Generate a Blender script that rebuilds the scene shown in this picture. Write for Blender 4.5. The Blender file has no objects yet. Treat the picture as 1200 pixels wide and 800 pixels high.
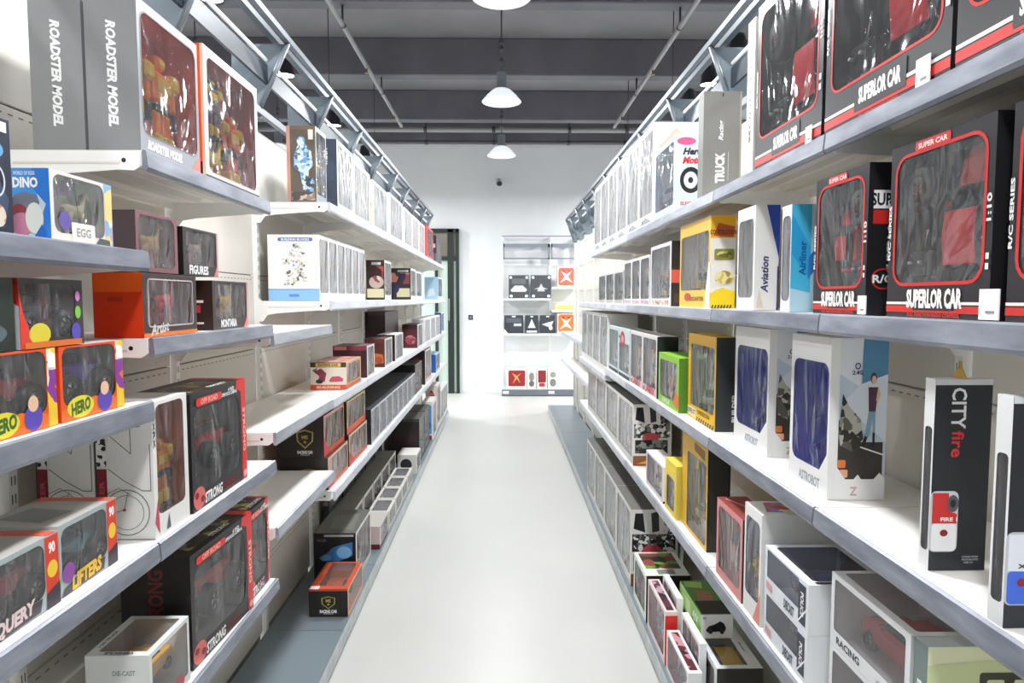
import bpy, math, random
from mathutils import Vector, Matrix
from mathutils.geometry import tessellate_polygon

random.seed(7)
SC = bpy.context.scene
COL = SC.collection
R = math.radians

# ------------------------------------------------------------------ camera
F = 767.0
H = 1.95
PITCH = math.atan(50.5 / F)
YAW = math.atan(12.0 / F)
cam_d = bpy.data.cameras.new('camera')
cam_d.sensor_width = 36.0
cam_d.lens = F / 1200.0 * 36.0
cam_d.clip_start = 0.05
cam = bpy.data.objects.new('camera', cam_d)
cam.location = (0, 0, H)
cam.rotation_euler = (math.pi / 2 - PITCH, 0, -YAW)
COL.objects.link(cam)
SC.camera = cam
_m = cam.rotation_euler.to_matrix()
RX, UP, FW = _m @ Vector((1, 0, 0)), _m @ Vector((0, 1, 0)), _m @ Vector((0, 0, -1))
CP = Vector((0, 0, H))


def y_at(px, X, z):
    """distance along the aisle of a point of height z on the plane x = X seen at column px"""
    u = (px - 600.0) / F
    a = Vector((X, 0, z - H))
    n = RX - u * FW
    return -(a.dot(n)) / n.y


def z_at(py, X, Y):
    v = -(py - 400.0) / F
    a = Vector((X, Y, 0))
    n = UP - v * FW
    return H - a.dot(n) / n.z


# ------------------------------------------------------------------ materials
def lin(h):
    if isinstance(h, tuple):
        c = [x / 255.0 for x in h]
    else:
        c = [int(h[i:i + 2], 16) / 255.0 for i in (0, 2, 4)]
    return [x / 12.92 if x <= .04045 else ((x + .055) / 1.055) ** 2.4 for x in c] + [1.0]


MATS = {}


def M(hexc, rough=.45, metal=0.0, spec=.5, coat=0.0):
    k = ('p', hexc, rough, metal, spec, coat)
    if k in MATS:
        return MATS[k]
    m = bpy.data.materials.new('plain')
    m.use_nodes = True
    b = m.node_tree.nodes['Principled BSDF']
    b.inputs['Base Color'].default_value = lin(hexc)
    b.inputs['Roughness'].default_value = rough
    b.inputs['Metallic'].default_value = metal
    b.inputs['Specular IOR Level'].default_value = spec
    if coat:
        b.inputs['Coat Weight'].default_value = coat
        b.inputs['Coat Roughness'].default_value = .08
    MATS[k] = m
    return m


def emit(hexc, s):
    k = ('e', hexc, s)
    if k in MATS:
        return MATS[k]
    m = bpy.data.materials.new('glow')
    m.use_nodes = True
    b = m.node_tree.nodes['Principled BSDF']
    b.inputs['Base Color'].default_value = lin('ffffff')
    b.inputs['Emission Color'].default_value = lin(hexc)
    b.inputs['Emission Strength'].default_value = s
    MATS[k] = m
    return m


def art(cols, scale=40.0, stretch=(1, 1, 1), rough=.35, warp=.6):
    """printed picture: patches of the given inks"""
    k = ('a', tuple(cols), scale, stretch, rough, warp)
    if k in MATS:
        return MATS[k]
    m = bpy.data.materials.new('printed_art')
    m.use_nodes = True
    nt = m.node_tree
    N, L = nt.nodes, nt.links
    b = N['Principled BSDF']
    b.inputs['Roughness'].default_value = rough
    tc = N.new('ShaderNodeTexCoord')
    mp = N.new('ShaderNodeMapping')
    mp.inputs['Scale'].default_value = stretch
    L.new(tc.outputs['Object'], mp.inputs['Vector'])
    no = N.new('ShaderNodeTexNoise')
    no.inputs['Scale'].default_value = scale * .6
    L.new(mp.outputs['Vector'], no.inputs['Vector'])
    ad = N.new('ShaderNodeMixRGB')
    ad.blend_type = 'ADD'
    ad.inputs['Fac'].default_value = warp * 2.0 / scale
    L.new(mp.outputs['Vector'], ad.inputs['Color1'])
    L.new(no.outputs['Color'], ad.inputs['Color2'])
    vo = N.new('ShaderNodeTexVoronoi')
    vo.inputs['Scale'].default_value = scale
    L.new(ad.outputs['Color'], vo.inputs['Vector'])
    sp = N.new('ShaderNodeSeparateColor')
    L.new(vo.outputs['Color'], sp.inputs['Color'])
    cr = N.new('ShaderNodeValToRGB')
    cr.color_ramp.interpolation = 'CONSTANT'
    e = cr.color_ramp.elements
    e[0].position = 0
    e[0].color = lin(cols[0])
    for i, c in enumerate(cols[1:]):
        p = (i + 1) / len(cols)
        if i == 0:
            e[1].position = p
            e[1].color = lin(c)
        else:
            q = e.new(p)
            q.color = lin(c)
    L.new(sp.outputs['Red'], cr.inputs['Fac'])
    L.new(cr.outputs['Color'], b.inputs['Base Color'])
    MATS[k] = m
    return m


def noisy(hex1, hex2, scale=8.0, rough=.5, metal=0.0, bump=0.0, stretch=(1, 1, 1), r2=None, spec=.5):
    k = ('n', hex1, hex2, scale, rough, metal, bump, stretch, r2, spec)
    if k in MATS:
        return MATS[k]
    m = bpy.data.materials.new('worn_surface')
    m.use_nodes = True
    nt = m.node_tree
    N, L = nt.nodes, nt.links
    b = N['Principled BSDF']
    b.inputs['Roughness'].default_value = rough
    b.inputs['Metallic'].default_value = metal
    b.inputs['Specular IOR Level'].default_value = spec
    tc = N.new('ShaderNodeTexCoord')
    mp = N.new('ShaderNodeMapping')
    mp.inputs['Scale'].default_value = stretch
    L.new(tc.outputs['Object'], mp.inputs['Vector'])
    no = N.new('ShaderNodeTexNoise')
    no.inputs['Scale'].default_value = scale
    no.inputs['Detail'].default_value = 4
    L.new(mp.outputs['Vector'], no.inputs['Vector'])
    cr = N.new('ShaderNodeValToRGB')
    cr.color_ramp.elements[0].position = .35
    cr.color_ramp.elements[0].color = lin(hex1)
    cr.color_ramp.elements[1].position = .68
    cr.color_ramp.elements[1].color = lin(hex2)
    L.new(no.outputs['Fac'], cr.inputs['Fac'])
    L.new(cr.outputs['Color'], b.inputs['Base Color'])
    if r2 is not None:
        mr = N.new('ShaderNodeMapRange')
        mr.inputs['To Min'].default_value = rough
        mr.inputs['To Max'].default_value = r2
        L.new(no.outputs['Fac'], mr.inputs['Value'])
        L.new(mr.outputs['Result'], b.inputs['Roughness'])
    if bump:
        bp = N.new('ShaderNodeBump')
        bp.inputs['Strength'].default_value = bump
        bp.inputs['Distance'].default_value = .01
        L.new(no.outputs['Fac'], bp.inputs['Height'])
        L.new(bp.outputs['Normal'], b.inputs['Normal'])
    MATS[k] = m
    return m


def film_mat(scale=9.0, strength=.55, haze=.05, tint='fdfdfe'):
    k = ('film', scale, strength, haze, tint)
    if k in MATS:
        return MATS[k]
    m = bpy.data.materials.new('clear_film')
    m.use_nodes = True
    nt = m.node_tree
    N, L = nt.nodes, nt.links
    N.remove(N['Principled BSDF'])
    out = N['Material Output']
    tr = N.new('ShaderNodeBsdfTransparent')
    tr.inputs['Color'].default_value = lin(tint)
    gl = N.new('ShaderNodeBsdfGlossy')
    gl.inputs['Roughness'].default_value = .07
    df = N.new('ShaderNodeBsdfDiffuse')
    df.inputs['Color'].default_value = lin('f6f7f9')
    fr = N.new('ShaderNodeFresnel')
    fr.inputs['IOR'].default_value = 1.45
    tc = N.new('ShaderNodeTexCoord')
    mp = N.new('ShaderNodeMapping')
    mp.inputs['Scale'].default_value = (1.0, 1.0, .4)
    L.new(tc.outputs['Object'], mp.inputs['Vector'])
    no = N.new('ShaderNodeTexNoise')
    no.inputs['Scale'].default_value = scale
    no.inputs['Detail'].default_value = 2.5
    no.inputs['Distortion'].default_value = .8
    L.new(mp.outputs['Vector'], no.inputs['Vector'])
    bp = N.new('ShaderNodeBump')
    bp.inputs['Strength'].default_value = strength
    bp.inputs['Distance'].default_value = .05
    L.new(no.outputs['Fac'], bp.inputs['Height'])
    L.new(bp.outputs['Normal'], gl.inputs['Normal'])
    L.new(bp.outputs['Normal'], fr.inputs['Normal'])
    ma = N.new('ShaderNodeMath')
    ma.operation = 'MULTIPLY_ADD'
    ma.inputs[1].default_value = .75
    ma.inputs[2].default_value = .06
    L.new(fr.outputs['Fac'], ma.inputs[0])
    m1 = N.new('ShaderNodeMixShader')
    m1.inputs['Fac'].default_value = haze
    L.new(tr.outputs['BSDF'], m1.inputs[1])
    L.new(df.outputs['BSDF'], m1.inputs[2])
    m2 = N.new('ShaderNodeMixShader')
    L.new(ma.outputs['Value'], m2.inputs['Fac'])
    L.new(m1.outputs['Shader'], m2.inputs[1])
    L.new(gl.outputs['BSDF'], m2.inputs[2])
    L.new(m2.outputs['Shader'], out.inputs['Surface'])
    MATS[k] = m
    return m


FILM = film_mat()
GLASS = film_mat(1.0, .02, .03, 'dcebe4')
WHITE = M('f6f6f4', .35)
CREAM = M('f1efea', .4)
PANEL = M('d9d5cc', .45)
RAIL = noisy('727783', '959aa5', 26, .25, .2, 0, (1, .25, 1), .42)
DECK = M('77838a', .32)
PLINTH = noisy('a9b0b2', 'c2c7c8', 12, .35)
GREYM = M('565f68', .4, .1)
TEAL = M('7c8a94', .35, .1)
DARK = M('1b1b1f', .45)
BLACK = M('232125', .35)
INK = M('18181c', .5)
PW = M('fbfbfb', .35)
RED = M('d8232a', .35)
ORANGE = M('f06a1e', .4)
YELLOW = M('f2c21c', .4)


# ------------------------------------------------------------------ mesh builder
_TXT = {}


def text_polys(s, shear=0.0, bold=0.0):
    k = (s, shear, bold)
    if k not in _TXT:
        cu = bpy.data.curves.new('lettering', 'FONT')
        cu.body = s
        cu.resolution_u = 2
        cu.shear = shear
        cu.offset = bold
        ob = bpy.data.objects.new('lettering', cu)
        me = bpy.data.meshes.new_from_object(ob)
        vs = [(v.co.x, v.co.y) for v in me.vertices]
        ps = [tuple(p.vertices) for p in me.polygons]
        x0, x1 = min(v[0] for v in vs), max(v[0] for v in vs)
        y0, y1 = min(v[1] for v in vs), max(v[1] for v in vs)
        vs = [((v[0] - x0) / (x1 - x0) - .5, (v[1] - y0) / (y1 - y0) - .5) for v in vs]
        _TXT[k] = (vs, ps)
        bpy.data.objects.remove(ob)
        bpy.data.curves.remove(cu)
        bpy.data.meshes.remove(me)
    return _TXT[k]


def rrect(u0, v0, u1, v1, r, n=4):
    r = max(1e-4, min(r, (u1 - u0) / 2 - 1e-4, (v1 - v0) / 2 - 1e-4))
    pts = []
    for cx, cy, a0 in ((u1 - r, v0 + r, -90), (u1 - r, v1 - r, 0), (u0 + r, v1 - r, 90), (u0 + r, v0 + r, 180)):
        for i in range(n + 1):
            a = R(a0 + 90.0 * i / n)
            pts.append((cx + r * math.cos(a), cy + r * math.sin(a)))
    return pts


class MB:
    def __init__(s):
        s.v, s.f, s.fm, s.mats, s.sm = [], [], [], [], []

    def mi(s, m):
        if m not in s.mats:
            s.mats.append(m)
        return s.mats.index(m)

    def poly(s, pts, m, smooth=False):
        b = len(s.v)
        s.v += [tuple(p) for p in pts]
        s.f.append(tuple(range(b, b + len(pts))))
        s.fm.append(s.mi(m))
        s.sm.append(smooth)

    def tris(s, pts, tri, m):
        b = len(s.v)
        s.v += [tuple(p) for p in pts]
        for t in tri:
            s.f.append(tuple(b + i for i in t))
            s.fm.append(s.mi(m))
            s.sm.append(False)

    def box(s, a, c, m, bev=0.0):
        x0, y0, z0 = (min(a[i], c[i]) for i in range(3))
        x1, y1, z1 = (max(a[i], c[i]) for i in range(3))
        if bev <= 0:
            P = [(x0, y0, z0), (x1, y0, z0), (x1, y1, z0), (x0, y1, z0), (x0, y0, z1), (x1, y0, z1), (x1, y1, z1), (x0, y1, z1)]
            b = len(s.v)
            s.v += P
            for q in ((0, 3, 2, 1), (4, 5, 6, 7), (0, 1, 5, 4), (1, 2, 6, 5), (2, 3, 7, 6), (3, 0, 4, 7)):
                s.f.append(tuple(b + i for i in q))
                s.fm.append(s.mi(m))
                s.sm.append(False)
            return
        e = min(bev, (x1 - x0) / 2.01, (y1 - y0) / 2.01, (z1 - z0) / 2.01)
        rings = []
        for z, k in ((z0, e), (z0 + e, 0), (z1 - e, 0), (z1, e)):
            rings.append([(x0 + k + (e - k), y0 + k, z), (x1 - e, y0 + k, z), (x1 - k, y0 + e, z), (x1 - k, y1 - e, z),
                          (x1 - e, y1 - k, z), (x0 + e, y1 - k, z), (x0 + k, y1 - e, z), (x0 + k, y0 + e, z)])
        s.loft(rings, m)

    def loft(s, rings, m, closed=True, caps=True, smooth=False):
        b = len(s.v)
        n = len(rings[0])
        for r in rings:
            s.v += [tuple(p) for p in r]
        k = s.mi(m)
        for i in range(len(rings) - 1):
            for j in range(n if closed else n - 1):
                j2 = (j + 1) % n
                s.f.append((b + i * n + j, b + i * n + j2, b + (i + 1) * n + j2, b + (i + 1) * n + j))
                s.fm.append(k)
                s.sm.append(smooth)
        if caps:
            s.f.append(tuple(b + j for j in reversed(range(n))))
            s.f.append(tuple(b + (len(rings) - 1) * n + j for j in range(n)))
            s.fm += [k, k]
            s.sm += [False, False]

    def tube(s, p, q, r, m, n=10, r2=None):
        p, q = Vector(p), Vector(q)
        d = (q - p).normalized()
        a = d.orthogonal().normalized()
        c = d.cross(a)
        r2 = r if r2 is None else r2
        s.loft([[o + rr * (math.cos(2 * math.pi * i / n) * a + math.sin(2 * math.pi * i / n) * c) for i in range(n)]
                for o, rr in ((p, r), (q, r2))], m, smooth=True)

    def lathe(s, prof, ctr, m, n=24, caps=False, axis='z'):
        rings = []
        for r, z in prof:
            ring = []
            for i in range(n):
                a = 2 * math.pi * i / n
                if axis == 'z':
                    ring.append((ctr[0] + r * math.cos(a), ctr[1] + r * math.sin(a), ctr[2] + z))
                elif axis == 'y':
                    ring.append((ctr[0] + r * math.cos(a), ctr[1] + z, ctr[2] + r * math.sin(a)))
                else:
                    ring.append((ctr[0] + z, ctr[1] + r * math.cos(a), ctr[2] + r * math.sin(a)))
            rings.append(ring)
        s.loft(rings, m, caps=caps, smooth=True)

    def ball(s, c, r, m, n=10, k=6, sc=(1, 1, 1)):
        rings = []
        for i in range(k + 1):
            a = math.pi * (i / k) * .98 + .01 * math.pi
            rings.append([(c[0] + sc[0] * r * math.sin(a) * math.cos(2 * math.pi * j / n), c[1] + sc[1] * r * math.sin(a) * math.sin(2 * math.pi * j / n),
                           c[2] - sc[2] * r * math.cos(a)) for j in range(n)])
        s.loft(rings, m, smooth=True)

    def prism(s, pts, axis, a, b, m):
        """extrude an outline of (p, q) pairs along an axis"""
        def put(p, q, t):
            return {'x': (t, p, q), 'y': (p, t, q), 'z': (p, q, t)}[axis]
        s.loft([[put(p, q, a) for p, q in pts], [put(p, q, b) for p, q in pts]], m)

    def mesh(s, name):
        me = bpy.data.meshes.new(name)
        me.from_pydata(s.v, [], s.f)
        for m in s.mats:
            me.materials.append(m)
        me.polygons.foreach_set('material_index', s.fm)
        me.polygons.foreach_set('use_smooth', s.sm)
        me.update()
        return me

    def build(s, name, parent=None, off=None):
        if off is not None:
            s.v = [(p[0] - off[0], p[1] - off[1], p[2] - off[2]) for p in s.v]
        o = bpy.data.objects.new(name, s.mesh(name))
        COL.objects.link(o)
        if parent is not None:
            o.parent = parent
        return o


def tag(o, label=None, cat=None, group=None, kind=None):
    if label:
        o['label'] = label
    if cat:
        o['category'] = cat
    if group:
        o['group'] = group
    if kind:
        o['kind'] = kind
    return o


def empty(name, loc, rz=0.0):
    o = bpy.data.objects.new(name, None)
    o.empty_display_size = .05
    o.location = loc
    o.rotation_euler = (0, 0, rz)
    COL.objects.link(o)
    return o


def dup(root, loc, rz=None, label=None):
    r = root.copy()
    COL.objects.link(r)
    r.location = loc
    if rz is not None:
        r.rotation_euler = (0, 0, rz)
    if label:
        r['label'] = label
    for ch in list(root.children):
        c = ch.copy()
        COL.objects.link(c)
        c.parent = r
        for g in list(ch.children):
            d = g.copy()
            COL.objects.link(d)
            d.parent = c
    return r


def struct(mb, name):
    o = mb.build(name)
    o['kind'] = 'structure'
    return o


# ------------------------------------------------------------------ toys (unit meshes, cached)
_TOY = {}


def wheel_mb(mb, c, r, w, hub, tyre=None):
    tyre = tyre or INK
    mb.lathe([(r * .55, -w / 2), (r * .95, -w / 2), (r, -w * .3), (r, w * .3), (r * .95, w / 2), (r * .55, w / 2)], c, tyre, 16, axis='y')
    mb.lathe([(.001, -w * .42), (r * .56, -w * .42), (r * .56, w * .42), (.001, w * .42)], c, hub, 12, axis='y')
    for i in range(5):
        a = 2 * math.pi * i / 5
        for sgn in (-1, 1):
            p = (c[0] + r * .1 * math.cos(a), c[1] + sgn * w * .45, c[2] + r * .1 * math.sin(a))
            q = (c[0] + r * .5 * math.cos(a), c[1] + sgn * w * .45, c[2] + r * .5 * math.sin(a))
            mb.tube(p, q, r * .07, tyre, 5)


def ring_yz(x, hw, z0, z1, e):
    return [(x, -hw + e, z0), (x, hw - e, z0), (x, hw, z0 + e), (x, hw, z1 - e), (x, hw - e * 1.4, z1), (x, -hw + e * 1.4, z1), (x, -hw, z1 - e), (x, -hw, z0 + e)]


def car_body(col, lift=0.0, suv=False):
    paint = M(col, .18, 0, .6, .6)
    win = M('15161a', .1)
    mb = MB()
    z = lift
    st = [(-.5, .17, .10, .19), (-.47, .205, .07, .235), (-.30, .215, .06, .25), (0, .215, .06, .245), (.25, .215, .06, .235), (.42, .205, .065, .215), (.49, .18, .08, .18), (.5, .16, .10, .16)]
    if suv:
        st = [(a, b, c, d + .05) for a, b, c, d in st]
    mb.loft([ring_yz(x, hw, z + a, z + b, .025) for x, hw, a, b in st], paint, smooth=False)
    top = .36 if not suv else .42
    lo = .235 if not suv else .28
    cab = [(-.42, .15, lo, lo + .01), (-.30, .165, lo, top - .015), (-.1, .165, lo, top), (.06, .16, lo, top - .01), (.24, .17, lo - .01, lo)] if not suv else \
        [(-.47, .17, lo, lo + .03), (-.44, .175, lo, top - .01), (-.1, .175, lo, top), (.08, .17, lo, top - .01), (.2, .175, lo - .01, lo + .01)]
    mb.loft([ring_yz(x, hw, z + a, z + b, .012) for x, hw, a, b in cab], win)
    rf = [(x, hw * .93, b - .012, b + .006) for x, hw, a, b in cab[1:4]]
    mb.loft([ring_yz(x, hw, z + a, z + b, .006) for x, hw, a, b in rf], paint)
    for sy in (-1, 1):
        mb.ball((.485, sy * .13, z + .15), .028, M('f4f4ee', .1), 8, 4, (.5, 1, .7))
        mb.box((-.502, sy * .12, z + .16), (-.48, sy * .18, z + .20), M('a01018', .2))
        mb.box((.1, sy * .2, z + .25), (.14, sy * .235, z + .28), paint)
    return mb


def toy(kind, col):
    """returns list of (part name, mesh) for a toy of unit length"""
    k = (kind, col)
    if k in _TOY:
        return _TOY[k]
    out = []
    if kind in ('car', 'suv'):
        mb = car_body(col, .03, kind == 'suv')
        w = MB()
        for x in (-.31, .3):
            for y in (-.19, .19):
                wheel_mb(w, (x, y, .09), .09, .06, M('c9ccd0', .2, .6))
        mb2 = mb
        base = len(mb2.v)
        mb2.v += w.v
        mb2.f += [tuple(base + i for i in f) for f in w.f]
        mb2.fm += [mb2.mi(w.mats[i]) for i in w.fm]
        mb2.sm += w.sm
        out = [('toy_car', mb2.mesh('toy_car'), (1.0, .46, .42))]
    elif kind == 'monster':
        mb = car_body(col, .17, True)
        for x in (-.32, .32):
            mb.tube((x, -.24, .19), (x, .24, .19), .02, M('8a8d92', .3, .8))
            for y in (-.27, .27):
                wheel_mb(mb, (x, y, .19), .19, .16, M('b9bcc2', .25, .5))
        for sx in (-.2, .2):
            for sy in (-.12, .12):
                mb.tube((sx, sy, .26), (sx * 1.4, sy * 1.5, .2), .015, YELLOW)
        out = [('toy_truck', mb.mesh('toy_truck'), (1.02, .7, .62))]
    elif kind == 'robot':
        mb = MB()
        c1, c2 = M(col, .3), M('33343a', .35)
        c3 = M('e9c23a', .3) if col != 'f2c21c' else M('c22a22', .3)
        mb.box((-.15, -.09, .50), (.15, .09, .78), c1, .03)
        mb.box((-.10, -.075, .42), (.10, .075, .51), c2, .02)
        mb.box((-.07, -.07, .80), (.07, .07, .93), c1, .025)
        mb.box((-.05, -.078, .85), (.05, -.06, .89), c3)
        mb.box((-.12, -.10, .60), (.12, -.085, .72), c3, .01)
        for s in (-1, 1):
            mb.box((s * .15, -.10, .66), (s * .29, .10, .82), c3, .03)
            mb.box((s * .17, -.06, .48), (s * .27, .06, .67), c1, .02)
            mb.box((s * .165, -.07, .32), (s * .285, .06, .48), c2, .02)
            mb.box((s * .03, -.07, .22), (s * .14, .07, .43), c1, .02)
            mb.box((s * .025, -.09, .05), (s * .155, .08, .23), c3, .02)
            mb.box((s * .02, -.15, 0), (s * .165, .09, .06), c2, .015)
            mb.prism([(s * .2, .74), (s * .42, .95), (s * .40, .78), (s * .27, .66)], 'y', .05, .08, c1)
        out = [('toy_robot', mb.mesh('toy_robot'), (.86, .33, .95))]
    elif kind == 'animal':
        mb = MB()
        c1 = M(col, .4)
        c2 = M('2a2426', .5)
        mb.loft([[(x, hw * math.cos(a), z + hw * 1.1 * math.sin(a)) for a in (2 * math.pi * i / 10 for i in range(10))]
                 for x, hw, z in ((-.34, .05, .5), (-.27, .12, .49), (-.1, .13, .47), (.1, .14, .48), (.2, .11, .53), (.27, .08, .65), (.33, .065, .78), (.37, .07, .86), (.46, .045, .83), (.52, .03, .80))], c1, smooth=True)
        for x, y in ((-.22, -.08), (-.22, .08), (.15, -.08), (.15, .08)):
            mb.tube((x, y, .45), (x - .03, y, .24), .06, c1, 8, .04)
            mb.tube((x - .03, y, .24), (x, y, .03), .04, c1, 8, .03)
            mb.box((x - .03, y - .03, 0), (x + .05, y + .03, .04), c2, .01)
        mb.tube((-.34, 0, .52), (-.5, 0, .3), .04, c2, 8, .015)
        for y in (-.04, .04):
            mb.tube((.35, y, .9), (.33, y * 1.3, .98), .022, c1, 6, .004)
        mb.prism([(.3, .9), (.22, .85), (.12, .62), (.2, .64)], 'y', -.012, .012, c2)
        out = [('toy_animal', mb.mesh('toy_animal'), (1.02, .28, .98))]
    elif kind == 'plane':
        mb = MB()
        c1, c2 = M(col, .25), M('2c57b8', .3)
        mb.loft([[(x, r * math.cos(a), .2 + r * math.sin(a)) for a in (2 * math.pi * i / 12 for i in range(12))]
                 for x, r in ((-.5, .01), (-.45, .03), (-.25, .06), (.2, .065), (.38, .06), (.47, .035), (.5, .008))], c1, smooth=True)
        for s in (-1, 1):
            mb.prism([(.12, s * .05), (-.02, s * .05), (-.2, s * .45), (-.12, s * .45)], 'z', .17, .185, c1)
            mb.prism([(-.36, s * .02), (-.45, s * .02), (-.5, s * .17), (-.45, s * .17)], 'z', .21, .22, c1)
            mb.tube((.02, s * .18, .14), (.14, s * .18, .14), .035, c2, 10)
        mb.prism([(-.34, .23), (-.46, .23), (-.52, .42), (-.46, .42)], 'y', -.008, .008, c2)
        out = [('toy_plane', mb.mesh('toy_plane'), (1.02, .92, .44))]
    elif kind == 'heli':
        mb = MB()
        c1 = M(col, .2, 0, .6, .4)
        c2 = M('1d1e22', .3)
        mb.loft([[(x, w * math.cos(a), z + h * math.sin(a)) for a in (2 * math.pi * i / 10 for i in range(10))]
                 for x, w, h, z in ((-.5, .012, .012, .3), (-.15, .025, .03, .28), (-.05, .08, .1, .25), (.1, .1, .13, .23), (.24, .08, .1, .21), (.32, .01, .02, .18))], c1, smooth=True)
        mb.tube((.03, 0, .33), (.03, 0, .43), .012, c2, 8)
        for z in (.38, .43):
            mb.box((-.4, -.018, z), (.46, .018, z + .006), c2)
        mb.prism([(-.42, .3), (-.5, .3), (-.53, .42), (-.48, .42)], 'y', -.006, .006, c1)
        for s in (-1, 1):
            mb.tube((-.08, s * .08, .06), (.24, s * .08, .06), .01, c2, 6)
            mb.tube((.0, s * .05, .15), (0, s * .08, .06), .008, c2, 6)
            mb.tube((.15, s * .05, .13), (.15, s * .08, .06), .008, c2, 6)
        out = [('toy_helicopter', mb.mesh('toy_helicopter'), (1.0, .2, .44))]
    elif kind == 'remote':
        mb = MB()
        c1 = M(col, .3)
        c2 = M('1b1b20', .3)
        mb.box((-.28, -.1, .15), (.28, .1, .62), c1, .06)
        for s in (-1, 1):
            mb.box((s * .16, -.11, 0), (s * .30, .08, .2), c1, .04)
            mb.lathe([(.09, -.02), (.09, .02)], (s * .13, -.1, .42), c2, 14, caps=True, axis='y')
            mb.tube((s * .13, -.1, .42), (s * .13, -.17, .43), .025, M('c9ccd0', .3), 8)
        mb.tube((0, 0, .6), (.1, 0, .98), .012, M('c9ccd0', .2, .8), 8)
        out = [('remote_control', mb.mesh('remote_control'), (.6, .36, 1.0))]
    elif kind == 'wheel':
        mb = MB()
        wheel_mb(mb, (0, 0, .5), .5, .3, M('9a9ca0', .3, .3))
        wheel_mb(mb, (0, 0, .5), .28, .36, M(col, .3))
        out = [('steering_wheel', mb.mesh('steering_wheel'), (1, .36, 1))]
    elif kind == 'digger':
        mb = MB()
        c1, c2 = M(col, .3), M('2a2a2e', .4)
        mb.box((-.3, -.18, .2), (.18, .18, .42), c1, .03)
        mb.box((-.02, -.15, .42), (.16, .06, .66), M('39444e', .15), .02)
        for y in (-.2, .2):
            mb.loft([[(x, y - .05, z) for x, z in rrect(-.36, 0, .26, .2, .09)], [(x, y + .05, z) for x, z in rrect(-.36, 0, .26, .2, .09)]], c2)
        mb.tube((.14, .1, .42), (.3, .1, .84), .045, c1, 8)
        mb.tube((.3, .1, .84), (.48, .1, .5), .04, c1, 8)
        mb.prism([(.42, .5), (.54, .46), (.5, .28), (.38, .3)], 'y', 0, .2, c2)
        out = [('toy_digger', mb.mesh('toy_digger'), (.94, .5, .9))]
    _TOY[k] = out
    return out


# ------------------------------------------------------------------ cartons
FACES = ('front', 'back', 'right', 'left', 'top', 'bottom')


def frame(face, W, D, Hh):
    w, d = W / 2, D / 2
    return {
        'front': (Vector((-w, -d, 0)), Vector((1, 0, 0)), Vector((0, 0, 1)), W, Hh),
        'back': (Vector((w, d, 0)), Vector((-1, 0, 0)), Vector((0, 0, 1)), W, Hh),
        'right': (Vector((w, -d, 0)), Vector((0, 1, 0)), Vector((0, 0, 1)), D, Hh),
        'left': (Vector((-w, d, 0)), Vector((0, -1, 0)), Vector((0, 0, 1)), D, Hh),
        'top': (Vector((-w, -d, Hh)), Vector((1, 0, 0)), Vector((0, 1, 0)), W, D),
        'bottom': (Vector((-w, d, 0)), Vector((1, 0, 0)), Vector((0, -1, 0)), W, D),
    }[face]


def prints(mb, fr, els):
    O, U, V, w, h = fr
    N = U.cross(V)
    for i, e in enumerate(els):
        off = N * (.0006 + min(.0002, .003 / len(els)) * i)

        def P(a, b):
            return O + U * a + V * b + off
        k = e[0]
        if k == 'r':
            _, u0, v0, u1, v1, m = e
            mb.poly([P(u0 * w, v0 * h), P(u1 * w, v0 * h), P(u1 * w, v1 * h), P(u0 * w, v1 * h)], m)
        elif k == 'rr':
            _, u0, v0, u1, v1, r, m = e
            mb.poly([P(a, b) for a, b in rrect(u0 * w, v0 * h, u1 * w, v1 * h, r)], m)
        elif k == 'e':
            _, cu, cv, ru, rv, m = e
            mb.poly([P(cu * w + ru * w * math.cos(2 * math.pi * j / 20), cv * h + rv * h * math.sin(2 * math.pi * j / 20)) for j in range(20)], m)
        elif k == 'o':   # ellipse outline, th in metres
            _, cu, cv, ru, rv, th, m = e
            n = 24
            for j in range(n):
                a, b = 2 * math.pi * j / n, 2 * math.pi * (j + 1) / n
                q = []
                for t, d in ((a, 0), (b, 0), (b, -th), (a, -th)):
                    q.append(P(cu * w + (ru * w + d) * math.cos(t), cv * h + (rv * h + d) * math.sin(t)))
                mb.poly(q, m)
        elif k == 'p':
            _, pts, m = e
            pl = [Vector((a * w, b * h, 0)) for a, b in pts]
            mb.tris([P(a * w, b * h) for a, b in pts], tessellate_polygon([pl]), m)
        elif k == 'l':   # line strip, th in metres
            _, pts, th, m = e
            for (a, b), (c, d) in zip(pts, pts[1:]):
                p, q = Vector((a * w, b * h)), Vector((c * w, d * h))
                t = (q - p)
                if t.length < 1e-6:
                    continue
                nn = Vector((-t.y, t.x)).normalized() * th / 2
                mb.poly([P(*(p - nn)), P(*(q - nn)), P(*(q + nn)), P(*(p + nn))], m)
        elif k == 'ring':
            _, u0, v0, u1, v1, r, th, m = e
            o = rrect(u0 * w, v0 * h, u1 * w, v1 * h, r)
            n = rrect(u0 * w + th, v0 * h + th, u1 * w - th, v1 * h - th, max(.001, r - th))
            for j in range(len(o)):
                j2 = (j + 1) % len(o)
                mb.poly([P(*o[j]), P(*o[j2]), P(*n[j2]), P(*n[j])], m)
        elif k == 't':
            _, s, cu, cv, lw, lh, m, rot, shear, bold = (list(e) + [0, 0, .03])[:10] if len(e) < 10 else e
            vs, ps = text_polys(s, shear, bold)
            ca, sa = math.cos(R(rot)), math.sin(R(rot))
            pts = []
            for x, y in vs:
                x, y = x * lw, y * lh
                pts.append(P(cu * w + x * ca - y * sa, cv * h + x * sa + y * ca))
            b = len(mb.v)
            mb.v += [tuple(p) for p in pts]
            for p in ps:
                mb.f.append(tuple(b + j for j in p))
                mb.fm.append(mb.mi(m))
                mb.sm.append(False)


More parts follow.
